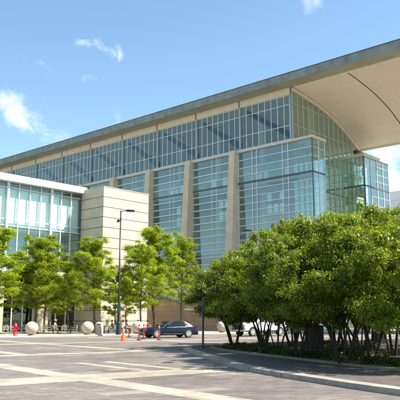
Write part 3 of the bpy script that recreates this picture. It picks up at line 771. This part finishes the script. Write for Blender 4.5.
gs = [  # u, depth, height, spread, variant, rot, label
    (234, 37.0, 4.9, 2.7, 0, .4, 'leftmost multi stemmed grove tree with a low hanging crown near the slim navy post'),
    (263, 34.5, 5.6, 2.4, 1, 1.9, 'grove tree whose stems fan out in front of the white pickup'),
    (277, 31.5, 5.4, 2.0, 2, 3.0, 'grove tree just right of the white pickup at the front of the bed'),
    (292, 36.5, 6.6, 2.7, 0, 4.2, 'grove tree standing left of the dark utility cabinet'),
    (308, 29.0, 5.8, 2.3, 1, 5.5, 'near grove tree in front of the dark utility cabinet'),
    (326, 25.5, 5.5, 2.2, 2, .8, 'thick stemmed nearest grove tree at mid bed with the tallest sprig'),
    (335, 38.5, 6.3, 2.8, 1, 2.6, 'tall grove tree behind the dark utility cabinet'),
    (347, 30.0, 5.5, 2.4, 0, 3.7, 'grove tree just left of the far concrete ball'),
    (358, 25.5, 4.8, 2.1, 2, 1.2, 'near grove tree at right mid bed close to the kerb'),
    (374, 32.5, 5.8, 2.5, 1, .2, 'grove tree with a straight double stem right of the far concrete ball'),
    (392, 27.0, 6.3, 2.3, 0, 2.2, 'tall near grove tree at the right edge of the photo'),
    (404, 36.0, 7.4, 2.8, 2, 5.1, 'grove tree in front of the red van'),
    (418, 24.0, 5.4, 2.2, 1, 4.0, 'grove tree half outside the right edge nearest the kerb'),
    (440, 30.0, 6.6, 2.6, 0, 1.0, 'grove tree outside the right edge whose branches reach in'),
    (298, 25.8, 4.5, 1.9, 0, 3.3, 'small front grove tree added to shade the island paving, left of the nearest ones'),  # these front trees are added so their shade reaches the island paving
    (341, 22.4, 4.7, 2.1, 1, .9, 'front grove tree nearest the kerb at right mid bed, added to shade the paving'),
    (368, 22.6, 4.5, 2.1, 2, 5.9, 'front grove tree nearest the kerb below the dark cabinet, added for shade'),
    (428, 20.0, 4.6, 2.2, 0, 2.4, 'front grove tree just outside the right edge, added for shade'),
    (262, 43.0, 5.6, 2.4, 2, .5, 'rear grove tree behind the stems by the white pickup'),
    (312, 43.0, 6.3, 2.6, 0, 2.9, 'rear grove tree at the far side of the bed, middle'),
    (370, 42.5, 6.2, 2.7, 1, 4.8, 'rear grove tree at the far side of the bed, right'),
]
for u, dy, h, spr, v_, rz, lab in gs:
    x = (u - 200) / 666.0 * dy
    wm, cr = gv[v_]
    o, td = make_tree('grove_tree', wm if gw[v_] is None else gw[v_], cr, (x, dy, .14), rz, (spr / 2.6, spr / 2.6, h / 5.2), bark2, lab, G2)
    gw[v_] = td

# ground cover in the bed
rng = np.random.default_rng(5); cs = []; rs = []; ct = []
for i in range(520):
    p = rng.uniform(18.5, 52); q = rng.uniform(2, 29.5)
    # stay inside the inner kerb
    lim = np.interp(q, [-12, 0, 8.7, 13, 18.4, 21.5, 24.4, 27.2, 29.0, 30.2], [15.2, 15.4, 16.0, 16.8, 18.4, 19.3, 20.3, 21.6, 23.2, 26]) + .55
    if p < lim or rng.random() < .25: continue
    g_ = sp(p, q); r_ = rng.uniform(.25, .6); cs.append((g_.x, g_.y, .2)); rs.append((r_, r_, rng.uniform(.12, .32))); ct.append(int(330 * r_))
for i in range(90):
    q = rng.uniform(6, 27); lim = np.interp(q, [-12, 0, 8.7, 13, 18.4, 21.5, 24.4, 27.2, 29.0, 30.2], [15.2, 15.4, 16.0, 16.8, 18.4, 19.3, 20.3, 21.6, 23.2, 26]) + .6
    g_ = sp(lim + rng.uniform(0, 1.6), q); r_ = rng.uniform(.2, .5); cs.append((g_.x, g_.y, .2)); rs.append((r_, r_, rng.uniform(.15, .4))); ct.append(int(420 * r_))
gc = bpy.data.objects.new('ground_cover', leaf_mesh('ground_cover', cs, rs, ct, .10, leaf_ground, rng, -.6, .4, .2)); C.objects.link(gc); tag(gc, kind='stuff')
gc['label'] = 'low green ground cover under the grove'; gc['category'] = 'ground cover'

# ================================================================== street furniture
def lamp(loc, lab, H=12.2):
    r = empty('street_lamp', loc, 0); tag(r, lab, 'street lamp', 'tall black lamp posts')
    MB().lathe([(.26, 0), (.26, .12), (.22, .2), (.20, 1.1), (.15, 1.25), (.0, 1.26)], 16).build('base', black, r)
    MB().lathe([(.115, 1.2), (.06, H), (0, H)], 12).build('pole', black, r)
    MB().tube([(0, 0, H - .15), (.35, 0, H - .02), (.6, 0, H)], .035, 8).build('arm', black, r)
    hd = MB(); hd.prism([(.5, H - .1), (.62, H + .1), (1.25, H + .06), (1.42, H - .04), (1.4, H - .12)], 'y', -.17, .17); h = hd.build('lamp_head', black, r, bevel=.03)
    MB().box(.72, 1.28, -.12, .12, H - .15, H - .121).build('lens', lampgl, h)
    return r
l1 = lamp((-7.9, 64.0, .12) if False else (sp(26.3, 57.9).x * 0 - 7.88, 64.4, .12), 'tall black lamp post with cone at its foot, left of the sedan', 12.1)
cb = MB(); cb.box(-.35, -.12, -.06, .06, 11.05, 11.2); cb.tube([(-.1, 0, 11.1), (-.32, -.1, 10.95)], .09, 8); cb.build('camera_bracket', black, l1)
MB().box(-.16, .16, -.17, .17, 2.0, 2.9).build('pole_box', mat('teal_box', (.03, .08, .09), .5), l1)
lamp((5.0, 80.0, .12), 'black lamp post whose head shows above the grove against the last pier', 12.2)

post = empty('slim_post', tuple(ground_at(203, 350)), 0); tag(post, 'slim dark navy post standing on the left tip of the grove island', 'post')
MB().lathe([(.055, 0), (.055, 2.7), (.03, 2.75), (0, 2.76)], 12).build('shaft', navy, post)
MB().lathe([(.13, .0), (.13, .14), (.07, .2), (.0, .2)], 12).build('base', navy, post)

# concrete ball bollards
ball0 = None
balls = [(0, 'pale concrete ball bollard right of the red hydrant'), (5.7, 'pale concrete ball bollard left of the round trash can'), (11.4, 'concrete ball bollard half hidden behind the red posts'),
         (17.0, 'concrete ball bollard behind the dark sedan'), (22.5, 'concrete ball bollard in the open between the slim post and the white pickup'), (29.25, 'concrete ball bollard hidden behind the white pickup'),
         (35.1, 'concrete ball bollard seen between stems right of the pickup'), (40.95, 'concrete ball bollard seen between stems left of the far ball'), (46.8, 'small far concrete ball bollard seen through the grove stems'), (-5.85, 'concrete ball bollard just past the left edge'), (52.65, 'farthest concrete ball bollard near the red van')]
for t, lab in balls:
    if ball0 is None:
        o = empty('ball_bollard'); 
        prof = [(.0, 0)] ; 
        MB().lathe([(0, 0), (.36, 0), (.36, .08), (.30, .10), (0, .1)], 24).build('base', concrete_b, o)
        r_ = .6; z_ = .66
        pr = [(max(.001, r_ * math.sin(math.pi * i / 20)), z_ - r_ * math.cos(math.pi * i / 20)) for i in range(21)]
        MB().lathe(pr, 32).build('ball', concrete, o); ball0 = o
    else: o = copy_tree(ball0)
    p = Vector((-15.35, 60.9, 0)) + S1 * t
    o.location = (p.x, p.y, .124 if False else .12); tag(o, lab, 'bollard', 'row of concrete ball bollards'); o.rotation_euler.z = t
# trash can
p = Vector((-15.35, 60.9, 0)) + S1 * 6.95
tr = empty('trash_can', (p.x, p.y, .12)); tag(tr, 'round stone coloured trash can with white domed lid', 'trash can')
MB().lathe([(0, 0), (.36, 0), (.38, .05), (.38, .80), (.36, .84), (0, .84)], 24).build('body', mat('aggregate', (.42, .36, .28), .9, noise=.2, nscale=8), tr)
m = MB(); m.lathe([(.38, .842), (.36, .95), (.30, 1.08), (.17, 1.18), (.001, 1.21)], 24); m.box(-.2, .2, -.37, -.30, .9, 1.02, 1)
m.build('lid', [mat('lid_white', (.78, .72, .62), .6), black], tr)
# hydrant
hy = empty('fire_hydrant', (-16.75, 60.6, .12)); tag(hy, 'red fire hydrant with side caps, left of the first concrete ball', 'hydrant')
MB().lathe([(0, 0), (.21, 0), (.21, .06), (.15, .08), (.14, .75), (.18, .77), (.18, .83), (.16, .86), (.13, .98), (.06, 1.06), (.04, 1.14), (0, 1.15)], 20).build('barrel', redpaint, hy)
for s in (-1, 1): MB().tube([(s * .12, 0, .62), (s * .24, 0, .62), (s * .245, 0, .62), (s * .31, 0, .62)], [.07, .07, .09, .09], 12).build('hose_cap', redpaint, hy)
MB().tube([(0, -.12, .6), (0, -.26, .6)], [.1, .1], 12).build('pumper_cap', redpaint, hy)
# delineator posts
def delin(u, v, h, lab, first=[None]):
    g_ = ground_at(u, v)
    if first[0] is None:
        o = empty('delineator_post')
        MB().lathe([(0, 0), (.20, 0), (.20, .05), (.09, .09), (0, .09)], 16).build('base', mat('rubber_base', (.03, .03, .03), .8), o)
        MB().lathe([(.065, .08), (.058, 1.1), (.08, 1.14), (.075, 1.2), (0, 1.21)], 14).build('post', red, o)
        for z in (.94,): MB().lathe([(.066, z), (.0655, z + .09)], 14).build('reflective_band', reflect, o)
        first[0] = o
    else: o = copy_tree(first[0])
    o.location = g_; o.scale = (.82, .82, h / 1.2); tag(o, lab, 'traffic post', 'red traffic posts in the street'); o.rotation_euler.z = u
delin(129, 337.2, 1.05, 'small far red traffic post just right of the orange cone')
delin(139, 340.3, 1.2, 'red traffic post in front of the half hidden concrete ball')
delin(143.6, 339.3, 1.2, 'red traffic post at the front bumper of the dark sedan')
delin(159, 340.3, 1.24, 'red traffic post beside the front wheel of the dark sedan')
g_ = ground_at(123, 341.3); cn = empty('traffic_cone', g_); cn.scale = (.85, .85, .92); tag(cn, 'tall orange traffic cone left of the red posts', 'cone')
MB().box(-.24, .24, -.24, .24, 0, .05).build('foot', orange, cn)
MB().lathe([(.19, .05), (.17, .12), (.06, 1.08), (.035, 1.1), (0, 1.1)], 20).build('cone', orange, cn)
# utility cabinets
def cabinet(u, v, w, h, lab):
    g_ = ground_at(u, v, .15); o = empty('utility_cabinet', g_, SROT * .4); tag(o, lab, 'cabinet')
    MB().box(-w / 2, w / 2, -w * .35, w * .35, .06, h).build('body', boxgreen, o, bevel=.02)
    MB().box(-w / 2 - .03, w / 2 + .03, -w * .35 - .03, w * .35 + .03, h + .003, h + .06).build('lid', boxgreen, o)
    MB().box(-w / 2 - .05, w / 2 + .05, -w * .4, w * .4, 0, .057).build('plinth', concrete_b, o)
    MB().box(w * .3, w * .36, -w * .35 - .04, -w * .35 - .002, h * .45, h * .6).build('handle', grillem, o)
cabinet(315, 350.5, .72, 1.1, 'dark green utility cabinet among the grove stems left of the middle')
cabinet(381, 344.5, .58, .95, 'smaller dark utility cabinet below the red van')

# ================================================================== cafe furniture
def cafe_table(dark=False):
    o = empty('cafe_table'); m = furnd if dark else furn
    MB().lathe([(0, .71), (.50, .71), (.51, .725), (.50, .74), (0, .74)], 24).build('table_top', m, o)
    for a in range(4):
        an = a * math.pi / 2 + .78
        MB().tube([(math.cos(an) * .36, math.sin(an) * .36, 0), (math.cos(an) * .30, math.sin(an) * .30, .71)], .02, 6).build('leg', m, o)
    return o
def cafe_chair():
    o = empty('cafe_chair')
    MB().box(-.22, .22, -.22, .22, .43, .46).build('seat', furn, o, bevel=.01)
    m = MB()
    for i in range(6): x = -.17 + i * .068; m.tube([(x, .21, .5), (x, .25, .84)], .009, 5)
    m.tube([(-.21, .21, .46), (-.21, .25, .82), (-.15, .26, .88), (.15, .26, .88), (.21, .25, .82), (.21, .21, .46)], .015, 6)
    m.build('backrest', furn, o)
    for s in (-1, 1):
        MB().tube([(s * .20, -.20, 0), (s * .20, -.20, .44)], .014, 6).build('leg', furn, o)
        MB().tube([(s * .20, .24, 0), (s * .20, .20, .44)], .014, 6).build('leg', furn, o)
        MB().tube([(s * .22, -.18, .44), (s * .23, -.18, .64), (s * .23, .2, .66)], .012, 6).build('armrest', furn, o)
    return o
T0 = cafe_table(); T0d = cafe_table(True); C0 = cafe_chair()
usedT = [False]; usedD = [False]; usedC = [False]
def put(src, flag, loc, rz, lab, cat, grp):
    o = src if not flag[0] else copy_tree(src); flag[0] = True
    o.location = loc; o.rotation_euler = (0, 0, rz); tag(o, lab, cat, grp); return o
seats = []
tabs = [(6, 66.5, 0, 'behind the hydrant at the left edge'), (24, 70.5, 0, 'behind the first concrete ball'), (64, 67.5, 0, 'where the pair of guests sit left of the second ball'),
        (107, 70.0, 1, 'left of the tall lamp post'), (132, 70.5, 1, 'behind the far red traffic post'), (47, 73, 0, 'at the foot of the cream column')]
places = ['on the street side', 'on the building side', 'at the left', 'at the right']
for u, dy, dk, where in tabs:
    x = (u - 200) / 666 * dy
    (put(T0d, usedD, (x, dy, .12), .3, 'dark topped round cafe table ' + where, 'table', 'cafe tables on the terrace') if dk else
     put(T0, usedT, (x, dy, .12), .3, 'pale metal round cafe table ' + where, 'table', 'cafe tables on the terrace'))
    for j, (an, pl) in enumerate(((-1.3, places[0]), (1.75, places[1]), (3.3, places[2]), (.1, places[3]))):
        cx, cy = x + .82 * math.cos(an), dy + .82 * math.sin(an)
        rz = an - math.pi / 2       # backrest (+y) away from the table
        put(C0, usedC, (cx, cy, .12), rz, 'cafe chair ' + pl + ' of the table ' + where.replace('where the pair of guests sit ', ''), 'chair', 'cafe chairs on the terrace')
        seats.append((cx, cy, rz))
extra = [(14, 65.5, 2.2, 'loose pale metal cafe chair behind the red hydrant'), (43, 66.5, .6, 'loose pale metal cafe chair right of the first ball'), (84, 67.5, 2.9, 'loose pale metal cafe chair left of the second ball')]
for u, dy, rz, lab in extra: put(C0, usedC, ((u - 200) / 666 * dy, dy, .12), rz, lab, 'chair', 'cafe chairs on the terrace')

# ------------------------------------------------------------------ people
def seated_person(loc, rz, shirt, pants, hair, lab, hat=None, lean=.12, sc=1.0):
    """sits on a 0.45 m seat, faces local -y; origin on the ground below the hips"""
    V = []; E = []; Rd = []
    def v(p, r, par=None):
        V.append(p); Rd.append(r)
        if par is not None: E.append((par, len(V) - 1))
        return len(V) - 1
    pel = v((0, .05, .55), (.16, .13)); sp1 = v((0, .06 - lean * .3, .72), (.145, .11), pel); ch = v((0, .06 - lean, .92), (.17, .12), sp1)
    sh = v((0, .05 - lean, 1.04), (.13, .09), ch); nk = v((0, .03 - lean, 1.12), (.05, .05), sh); h1 = v((0, -.0 - lean, 1.19), (.075, .085), nk); h2 = v((0, .0 - lean, 1.29), (.085, .10), h1); v((0, .01 - lean, 1.36), (.055, .06), h2)
    v((0, -.1 - lean, 1.235), (.016, .02), h1)
    for s in (-1, 1):
        a = v((s * .17, .05 - lean, 1.03), (.06, .06), sh); b = v((s * .235, .0 - lean, .80), (.045, .045), a); c_ = v((s * .17, -.22 - lean, .76), (.034, .034), b); d = v((s * .15, -.30 - lean, .77), (.035, .02), c_)
        for k_, (dx, L) in enumerate(((-.03, .07), (-.01, .085), (.01, .08), (.03, .065))):
            f1 = v((s * .15 + dx, -.34 - lean, .775), (.010, .009), d); v((s * .15 + dx * 1.1, -.34 - L * .6 - lean, .755), (.008, .008), f1)
        t_ = v((s * .15 - s * .045, -.31 - lean, .785), (.011, .010), d); v((s * .15 - s * .06, -.35 - lean, .78), (.009, .009), t_)
        hp = v((s * .10, .02, .52), (.10, .09), pel); kn = v((s * .13, -.42, .52), (.065, .065), hp); an = v((s * .13, -.44, .12), (.042, .042), kn); hl = v((s * .13, -.45, .05), (.045, .04), an); v((s * .135, -.60, .035), (.042, .03), hl)
    me = bpy.data.meshes.new('body'); me.from_pydata(V, E, []); o = bpy.data.objects.new('body', me); C.objects.link(o)
    sm = o.modifiers.new('skin', 'SKIN'); sm.use_smooth_shade = True; ss = o.modifiers.new('sub', 'SUBSURF'); ss.levels = 1; ss.render_levels = 1
    if not me.skin_vertices: me.attributes
    bm = bmesh.new(); bm.from_mesh(me); ly = bm.verts.layers.skin.verify(); bm.verts.ensure_lookup_table()
    for i, bv in enumerate(bm.verts): bv[ly].radius = Rd[i]; bv[ly].use_root = (i == 0)
    bm.to_mesh(me); bm.free()
    dg = bpy.context.evaluated_depsgraph_get(); ev = o.evaluated_get(dg); nm = bpy.data.meshes.new_from_object(ev); o.modifiers.clear(); o.data = nm
    nm.materials.clear()
    for m_ in (shirt, pants, skin, grillem): nm.materials.append(m_)
    for p_ in nm.polygons:
        c_ = p_.center; p_.use_smooth = True
        if c_.z > 1.09 or (c_.y < -.2 - lean and c_.z > .68): p_.material_index = 2
        elif c_.z < .1: p_.material_index = 3
        elif c_.z < .62 and c_.y < .25: p_.material_index = 1
        else: p_.material_index = 0
    root = empty('person', loc, rz); root.scale = (sc, sc, sc); tag(root, lab, 'person', 'guests seated at the cafe'); o.parent = root
    hm = MB(); hm.lathe([(.102, 1.20), (.110, 1.27), (.10, 1.36), (.06, 1.415), (.001, 1.425)], 14)
    ho = hm.build('hair', hair, root); ho.location = (0, .03 - lean, 0); ho.scale = (.92, 1.0, 1)
    for s in (-1, 1):
        MB().lathe([(.001, -.009), (.009, 0), (.001, .009)], 6).build('eye', black, root).location = (s * .034, -.105 - lean, 1.275)
        MB().lathe([(.001, -.025), (.014, 0), (.001, .025)], 6).build('ear', skin, root).location = (s * .095, .0 - lean, 1.26)
    if hat:
        hh = MB().lathe([(.16, 1.335), (.115, 1.345), (.108, 1.43), (.001, 1.45)], 16).build('hat', hat, root); hh.location = (0, -.0 - lean, 0)
    return root
cl = lambda n, c: mat('cloth_' + n, c, .85, noise=.1, nscale=6)
def sit(u, dy, rz, *a, **k):
    x = (u - 200) / 666 * dy
    put(C0, usedC, (x, dy + 0, .12), rz, 'pale metal cafe chair under ' + k.pop('who'), 'chair', 'cafe chairs on the terrace')
    seated_person((x, dy, .12), rz, *a, **k)
sit(49.5, 66.9, 1.9, cl('mauve', (.20, .11, .11)), cl('dark', (.03, .03, .035)), hairm, 'seated guest in dark mauve shirt left of the guest with the pale cap', who='the guest in the mauve shirt')
sit(54.6, 67.4, 1.3, cl('khaki', (.30, .27, .17)), cl('tan', (.26, .21, .15)), hairm, 'seated guest in khaki shirt wearing a pale cap', hat=cl('cap', (.7, .68, .62)), who='the guest with the pale cap')
sit(75.0, 67.6, -1.6, cl('black', (.015, .015, .02)), cl('dark', (.03, .03, .035)), hairm, 'seated guest all in black at the right end of the table near the second ball', who='the guest in black near the second ball')
sit(113.0, 69.6, -1.2, cl('charcoal', (.03, .035, .04)), cl('dark', (.03, .03, .035)), hairm, 'seated guest in charcoal just left of the lamp post', who='the guest in charcoal')
sit(122.5, 69.5, 1.5, cl('white', (.65, .66, .68)), cl('blue', (.04, .06, .12)), hairm, 'seated guest in white shirt just right of the lamp post', who='the guest in the white shirt')
sit(126.0, 70.2, 1.3, cl('darkgrey', (.05, .05, .055)), cl('dark', (.03, .03, .035)), hairm, 'seated guest in dark grey behind the far red traffic post', who='the guest in dark grey')
sit(139.0, 70.4, -1.5, cl('slate', (.06, .07, .10)), cl('dark', (.03, .03, .035)), hairm, 'seated guest in slate blue above the half hidden ball', who='the guest in slate blue')
sit(148.5, 71.5, -1.7, cl('red', (.40, .02, .03)), cl('dark', (.03, .03, .035)), hairm, 'seated guest in red shirt behind the hood of the dark sedan', who='the guest in red')

# ================================================================== vehicles (local +x = front)
def loft_body(stations, m, name, parent, nseg=None):
    """stations: list of (x, [(y,z)...]) half sections from bottom centre to top centre, mirrored"""
    mb = MB(); rings = []
    for x, half in stations:
        ring = [(x, y, z) for y, z in half] + [(x, -y, z) for y, z in reversed(half)]
        rings.append(ring)
    n = len(rings[0]); vs = [p for r_ in rings for p in r_]
    fs = [(i * n + k, i * n + (k + 1) % n, (i + 1) * n + (k + 1) % n, (i + 1) * n + k) for i in range(len(rings) - 1) for k in range(n)]
    mb.add(vs, fs, 0, True); mb.add(rings[0], [tuple(range(n))]); mb.add(rings[-1], [tuple(range(n))])
    return mb.build(name, m, parent)
def wheel(parent, x, y, r, w):
    s = 1 if y > 0 else -1
    o = MB(); pts = [(x, y - s * w, r), (x, y, r)]
    o.tube([(x, y - s * w, r), (x, y - s * w * .95, r), (x, y - s * .03, r), (x, y, r)], [r * .9, r, r, r * .92], 28)
    wobj = o.build('wheel', tyre, parent)
    rm = MB(); rm.tube([(x, y - s * .02, r), (x, y + s * .006, r)], [r * .70, r * .70], 24)
    ri = rm.build('rim', alloy, wobj)
    sp_ = MB()
    for k_ in range(7):
        a = 2 * math.pi * k_ / 7 + .2
        sp_.tube([(x + math.cos(a) * r * .36, y + s * .008, r + math.sin(a) * r * .36), (x + math.cos(a) * r * .56, y + s * .008, r + math.sin(a) * r * .56)], r * .08, 6)
    sp_.build('rim_gap', tyre, wobj)
def sedan(loc, rz):
    root = empty('sedan', loc, rz); tag(root, 'dark navy four door sedan crossing the street behind the red posts', 'car')
    L = 5.0; hw = .94
    # lower body by half sections
    def sec(x, top, w, bot=.22, shoulder=.10): return (x, [(0.001, bot), (w * .86, bot), (w * .97, bot + .14), (w, bot + .32), (w * .99, top - shoulder * 1.1), (w * .93, top - .02), (w * .55, top + .02), (.001, top + .035)])
    xs = [(2.50, .70, .74), (2.44, .76, .86), (2.2, .84, .92), (1.6, .90, .94), (1.0, .955, .94), (.6, .975, .94), (0, .985, .94), (-1.0, 1.0, .94), (-1.7, 1.02, .935), (-2.2, 1.02, .92), (-2.42, .97, .86), (-2.50, .86, .78)]
    body = loft_body([sec(*s_) for s_ in reversed(xs)], carblue, 'body', root)
    # greenhouse
    gh = MB(); base = [(.95, .80), (.35, .80), (-1.55, .80), (-1.95, .76)]
    low = [(1.0, .80, .97), (-1.98, .76, 1.02)]
    bot = [(1.02, .80, .965), (.55, .82, .985), (-.35, .82, .99), (-1.25, .81, 1.0), (-2.0, .74, 1.02)]
    topp = [(.28, .60, 1.40), (.10, .62, 1.43), (-.35, .63, 1.46), (-.95, .62, 1.44), (-1.28, .58, 1.39)]
    vs = [(x, y, z) for x, y, z in bot] + [(x, y, z) for x, y, z in topp] + [(x, -y, z) for x, y, z in bot] + [(x, -y, z) for x, y, z in topp]
    fs = []
    for i in range(4): fs += [(i, i + 1, 5 + i + 1, 5 + i), (10 + i, 10 + i + 1, 15 + i + 1, 15 + i), (5 + i, 5 + i + 1, 15 + i + 1, 15 + i)]
    fs += [(0, 5, 15, 10), (4, 9, 19, 14)]
    gh.add(vs, fs, 0, False); cab = gh.build('cabin', carblue, root)
    def lerp3(a, b, t): return tuple(a[i] + (b[i] - a[i]) * t for i in range(3))
    def side_pane(i0, i1, s, t0=.10, t1=.86, sh0=.1, sh1=.1):
        A = lerp3(bot[i0], bot[i1], sh0); B = lerp3(bot[i0], bot[i1], 1 - sh1); Cc = lerp3(topp[i0], topp[i1], 1 - sh1); Dd = lerp3(topp[i0], topp[i1], sh0)
        q = [lerp3(A, Dd, t0), lerp3(B, Cc, t0), lerp3(B, Cc, t1), lerp3(A, Dd, t1)]
        return [(x, s * (y + .012), z) for x, y, z in q]
    for s in (-1, 1):
        for i0, i1, a_, b_ in ((0, 2, .22, .03), (2, 3, .04, .06), (3, 4, .06, .42)):
            pane = side_pane(i0, i1, s, sh0=a_, sh1=b_); MB().add(pane, [(0, 1, 2, 3)]).build('side_window', cglass, cab)
        MB().tube([(.55, s * .90, 1.02), (.62, s * 1.03, 1.05), (.50, s * 1.06, 1.06)], [.03, .07, .06], 8).build('mirror', carblue, root)
        for xx in (1.5, -1.5):
            wheel(root, xx, s * .958, .36, .22)
            a = [(.43 * math.cos(t) + xx, .37 + .43 * math.sin(t)) for t in np.linspace(-.28, math.pi + .28, 18)]
            MB().add([(x, s * .9415, z) for x, z in a], [tuple(range(14))]).build('wheel_arch', tyre, body)
        for xd in (.52, -.45, -1.35): MB().box(xd - .006, xd + .006, s * .94, s * .946, .32, .96).build('door_gap', tyre, body)
        for xd in (-.25, -1.15): MB().box(xd - .1, xd + .08, s * .942, s * .965, .86, .885).build('door_handle', chrome, body)
        MB().box(2.30, 2.475, s * .50, s * .80, .62, .75).build('headlight', headl, root)
        MB().box(-2.50, -2.38, s * .58, s * .82, .72, .92).build('tail_light', taill, root)
        MB().box(-1.0, 1.0, s * .935, s * .95, .33, .355).build('side_trim', chrome, body)
    MB().add([lerp3((1.02, .72, .985), (.28, .54, 1.41), t) if i < 2 else lerp3((1.02, -.72, .985), (.28, -.54, 1.41), t) for i, t in enumerate((.08, .92, .92, .08))], [(0, 1, 2, 3)]).build('windscreen', cglass, cab).location = (.015, 0, .012)
    MB().add([lerp3((-2.0, .66, 1.03), (-1.28, .5, 1.4), t) if i < 2 else lerp3((-2.0, -.66, 1.03), (-1.28, -.5, 1.4), t) for i, t in enumerate((.12, .9, .9, .12))], [(0, 1, 2, 3)]).build('rear_window', cglass, cab).location = (-.015, 0, .012)
    g_ = MB(); g_.box(2.44, 2.535, -.40, .40, .46, .72); go = g_.build('grille', grillem, root)
    m = MB(); m.box(2.53, 2.55, -.42, .42, .72, .75); m.box(2.53, 2.55, -.42, .42, .44, .47)
    for y in (-.41, .41): m.box(2.53, 2.55, y - .015, y + .015, .47, .72)
    m.build('grille_frame', chrome, go)
    MB().box(2.38, 2.53, -.80, .80, .24, .38).build('front_bumper', carblue, root, bevel=.03)
    MB().box(-2.54, -2.4, -.80, .80, .26, .5).build('rear_bumper', carblue, root, bevel=.03)
    return root
sedan((-2.75, 58.3, 0), R(180 + 28))

def pickup(loc, rz):
    root = empty('pickup_truck', loc, rz); tag(root, 'white full size pickup truck with dark grille seen past the grove stems', 'truck')
    hw = 1.0; body = MB()
    prof = [(2.85, .55), (2.88, .95), (2.78, 1.16), (1.35, 1.26), (1.2, 1.27), (-.85, 1.27), (-.85, .5), (-.85, .5)]
    def sec(x, top, w, bot=.48): return (x, [(.001, bot), (w * .94, bot), (w, bot + .1), (w, top - .16), (w * .96, top - .04), (w * .8, top), (.001, top + .02)])
    b = loft_body([sec(-.85, 1.27, 1), sec(1.3, 1.27, 1), sec(2.3, 1.20, 1), sec(2.75, 1.14, .98), sec(2.87, 1.02, .92)], carwhite, 'body', root)
    m = MB(); m.box(-2.45, -.88, -1.0, 1.0, .55, .60); 
    for s in (-1, 1): m.box(-2.45, -.88, s * .93, s * 1.0, .601, 1.3)
    m.box(-2.45, -2.38, -.929, .929, .601, 1.3); m.box(-.95, -.88, -.929, .929, .601, 1.3); m.build('bed', carwhite, root, bevel=.02)
    # cab
    bot = [(1.35, .93), (-.8, .93)]; vs = [(1.38, .92, 1.27), (-.82, .92, 1.27), (-.70, .74, 1.86), (.62, .74, 1.86)]
    vs = vs + [(x, -y, z) for x, y, z in vs]
    cab = MB().add(vs, [(0, 1, 2, 3), (7, 6, 5, 4), (3, 2, 6, 7), (0, 3, 7, 4), (1, 5, 6, 2)]).build('cab', carwhite, root, bevel=.04)
    for s in (-1, 1):
        def sd_(x, z): y = .92 + (.74 - .92) * (z - 1.27) / .59; return (x, s * (y + .012), z)
        MB().add([sd_(1.08, 1.32), sd_(.32, 1.32), sd_(.32, 1.76), sd_(.62, 1.76)], [(0, 1, 2, 3)]).build('side_window', cglass, cab)
        MB().add([sd_(.22, 1.32), sd_(-.62, 1.32), sd_(-.58, 1.76), sd_(.22, 1.76)], [(0, 1, 2, 3)]).build('side_window', cglass, cab)
        MB().box(.95, 1.12, s * 1.04, s * 1.26, 1.28, 1.52).build('mirror', grillem, root)
        for xx in (1.95, -1.6):
            wheel(root, xx, s * 1.022, .40, .26)
            a = [(.48 * math.cos(t) + xx, .42 + .48 * math.sin(t)) for t in np.linspace(.05, math.pi - .05, 14)]
            MB().add([(x, s * 1.006, z) for x, z in a], [tuple(range(14))]).build('wheel_arch', tyre, b)
        for xd in (1.12, .27, -.72): MB().box(xd - .006, xd + .006, s * 1.0, s * 1.006, .6, 1.2).build('door_gap', tyre, b)
        MB().box(-.1 + .45, .5, s * 1.0, s * 1.02, 1.06, 1.09).build('door_handle', grillem, b)
        MB().box(2.80, 2.93, s * .66, s * .92, .80, 1.02).build('headlight', headl, root)
        MB().box(-2.48, -2.4, s * .9, s * .99, .8, 1.2).build('tail_light', taill, root)
        MB().box(-.8, 1.4, s * 1.0, s * 1.13, .40, .47).build('side_step', grillem, root)
    MB().add([(1.36 + .02, .82, 1.31), (.68 + .02, .68, 1.81), (.68 + .02, -.68, 1.81), (1.36 + .02, -.82, 1.31)], [(0, 1, 2, 3)]).build('windscreen', cglass, cab).location = (.02, 0, .02)
    MB().box(2.84, 2.92, -.64, .64, .72, 1.06).build('grille', grillem, root)
    m = MB(); m.box(2.84, 3.02, -.98, .98, .42, .64); m.build('front_bumper', chrome, root, bevel=.04)
    m = MB()
    for z in (.70, .88, 1.10): m.tube([(3.0, -.9, z), (3.08, -.6, z), (3.08, .6, z), (3.0, .9, z)], .03, 8)
    for y in (-.6, -.25, .25, .6): m.tube([(3.08, y, .5), (3.08, y, 1.14)], .03, 8)
    m.build('grille_guard', grillem, root)
    MB().box(3.03, 3.05, -.16, .16, .48, .58).build('number_plate', reflect, root)
    return root
pk = pickup((5.9, 64.6, 0), math.atan2(-S1.y, -S1.x))

def van(loc, rz):
    root = empty('red_van', loc, rz); tag(root, 'red van with white lower body, seen through the grove at the right edge', 'van')
    m = MB(); m.prism([(2.3, .35), (2.32, .9), (-2.3, .9), (-2.3, .35)], 'y', -.93, .93); m.build('lower_body', carwhite, root, bevel=.05)
    m = MB(); m.prism([(2.32, .903), (2.2, 1.12), (1.5, 1.22), (.9, 1.82), (-2.2, 1.86), (-2.3, .903)], 'y', -.9, .9); m.build('upper_body', carred, root, bevel=.05)
    for s in (-1, 1):
        MB().add([(1.3, s * .905, 1.25), (.85, s * .905, 1.7), (.3, s * .905, 1.7), (.3, s * .905, 1.25)], [(0, 1, 2, 3)]).build('side_window', cglass, root)
        for xx in (1.5, -1.5): wheel(root, xx, s * .93, .34, .22)
        MB().box(2.25, 2.36, s * .6, s * .85, .72, .88).build('headlight', headl, root)
    MB().add([(1.52, .8, 1.25), (.96, .74, 1.79), (.96, -.74, 1.79), (1.52, -.8, 1.25)], [(0, 1, 2, 3)]).build('windscreen', cglass, root).location = (.02, 0, .02)
    return root
van((21.4, 73.5, 0), R(180 + 12))
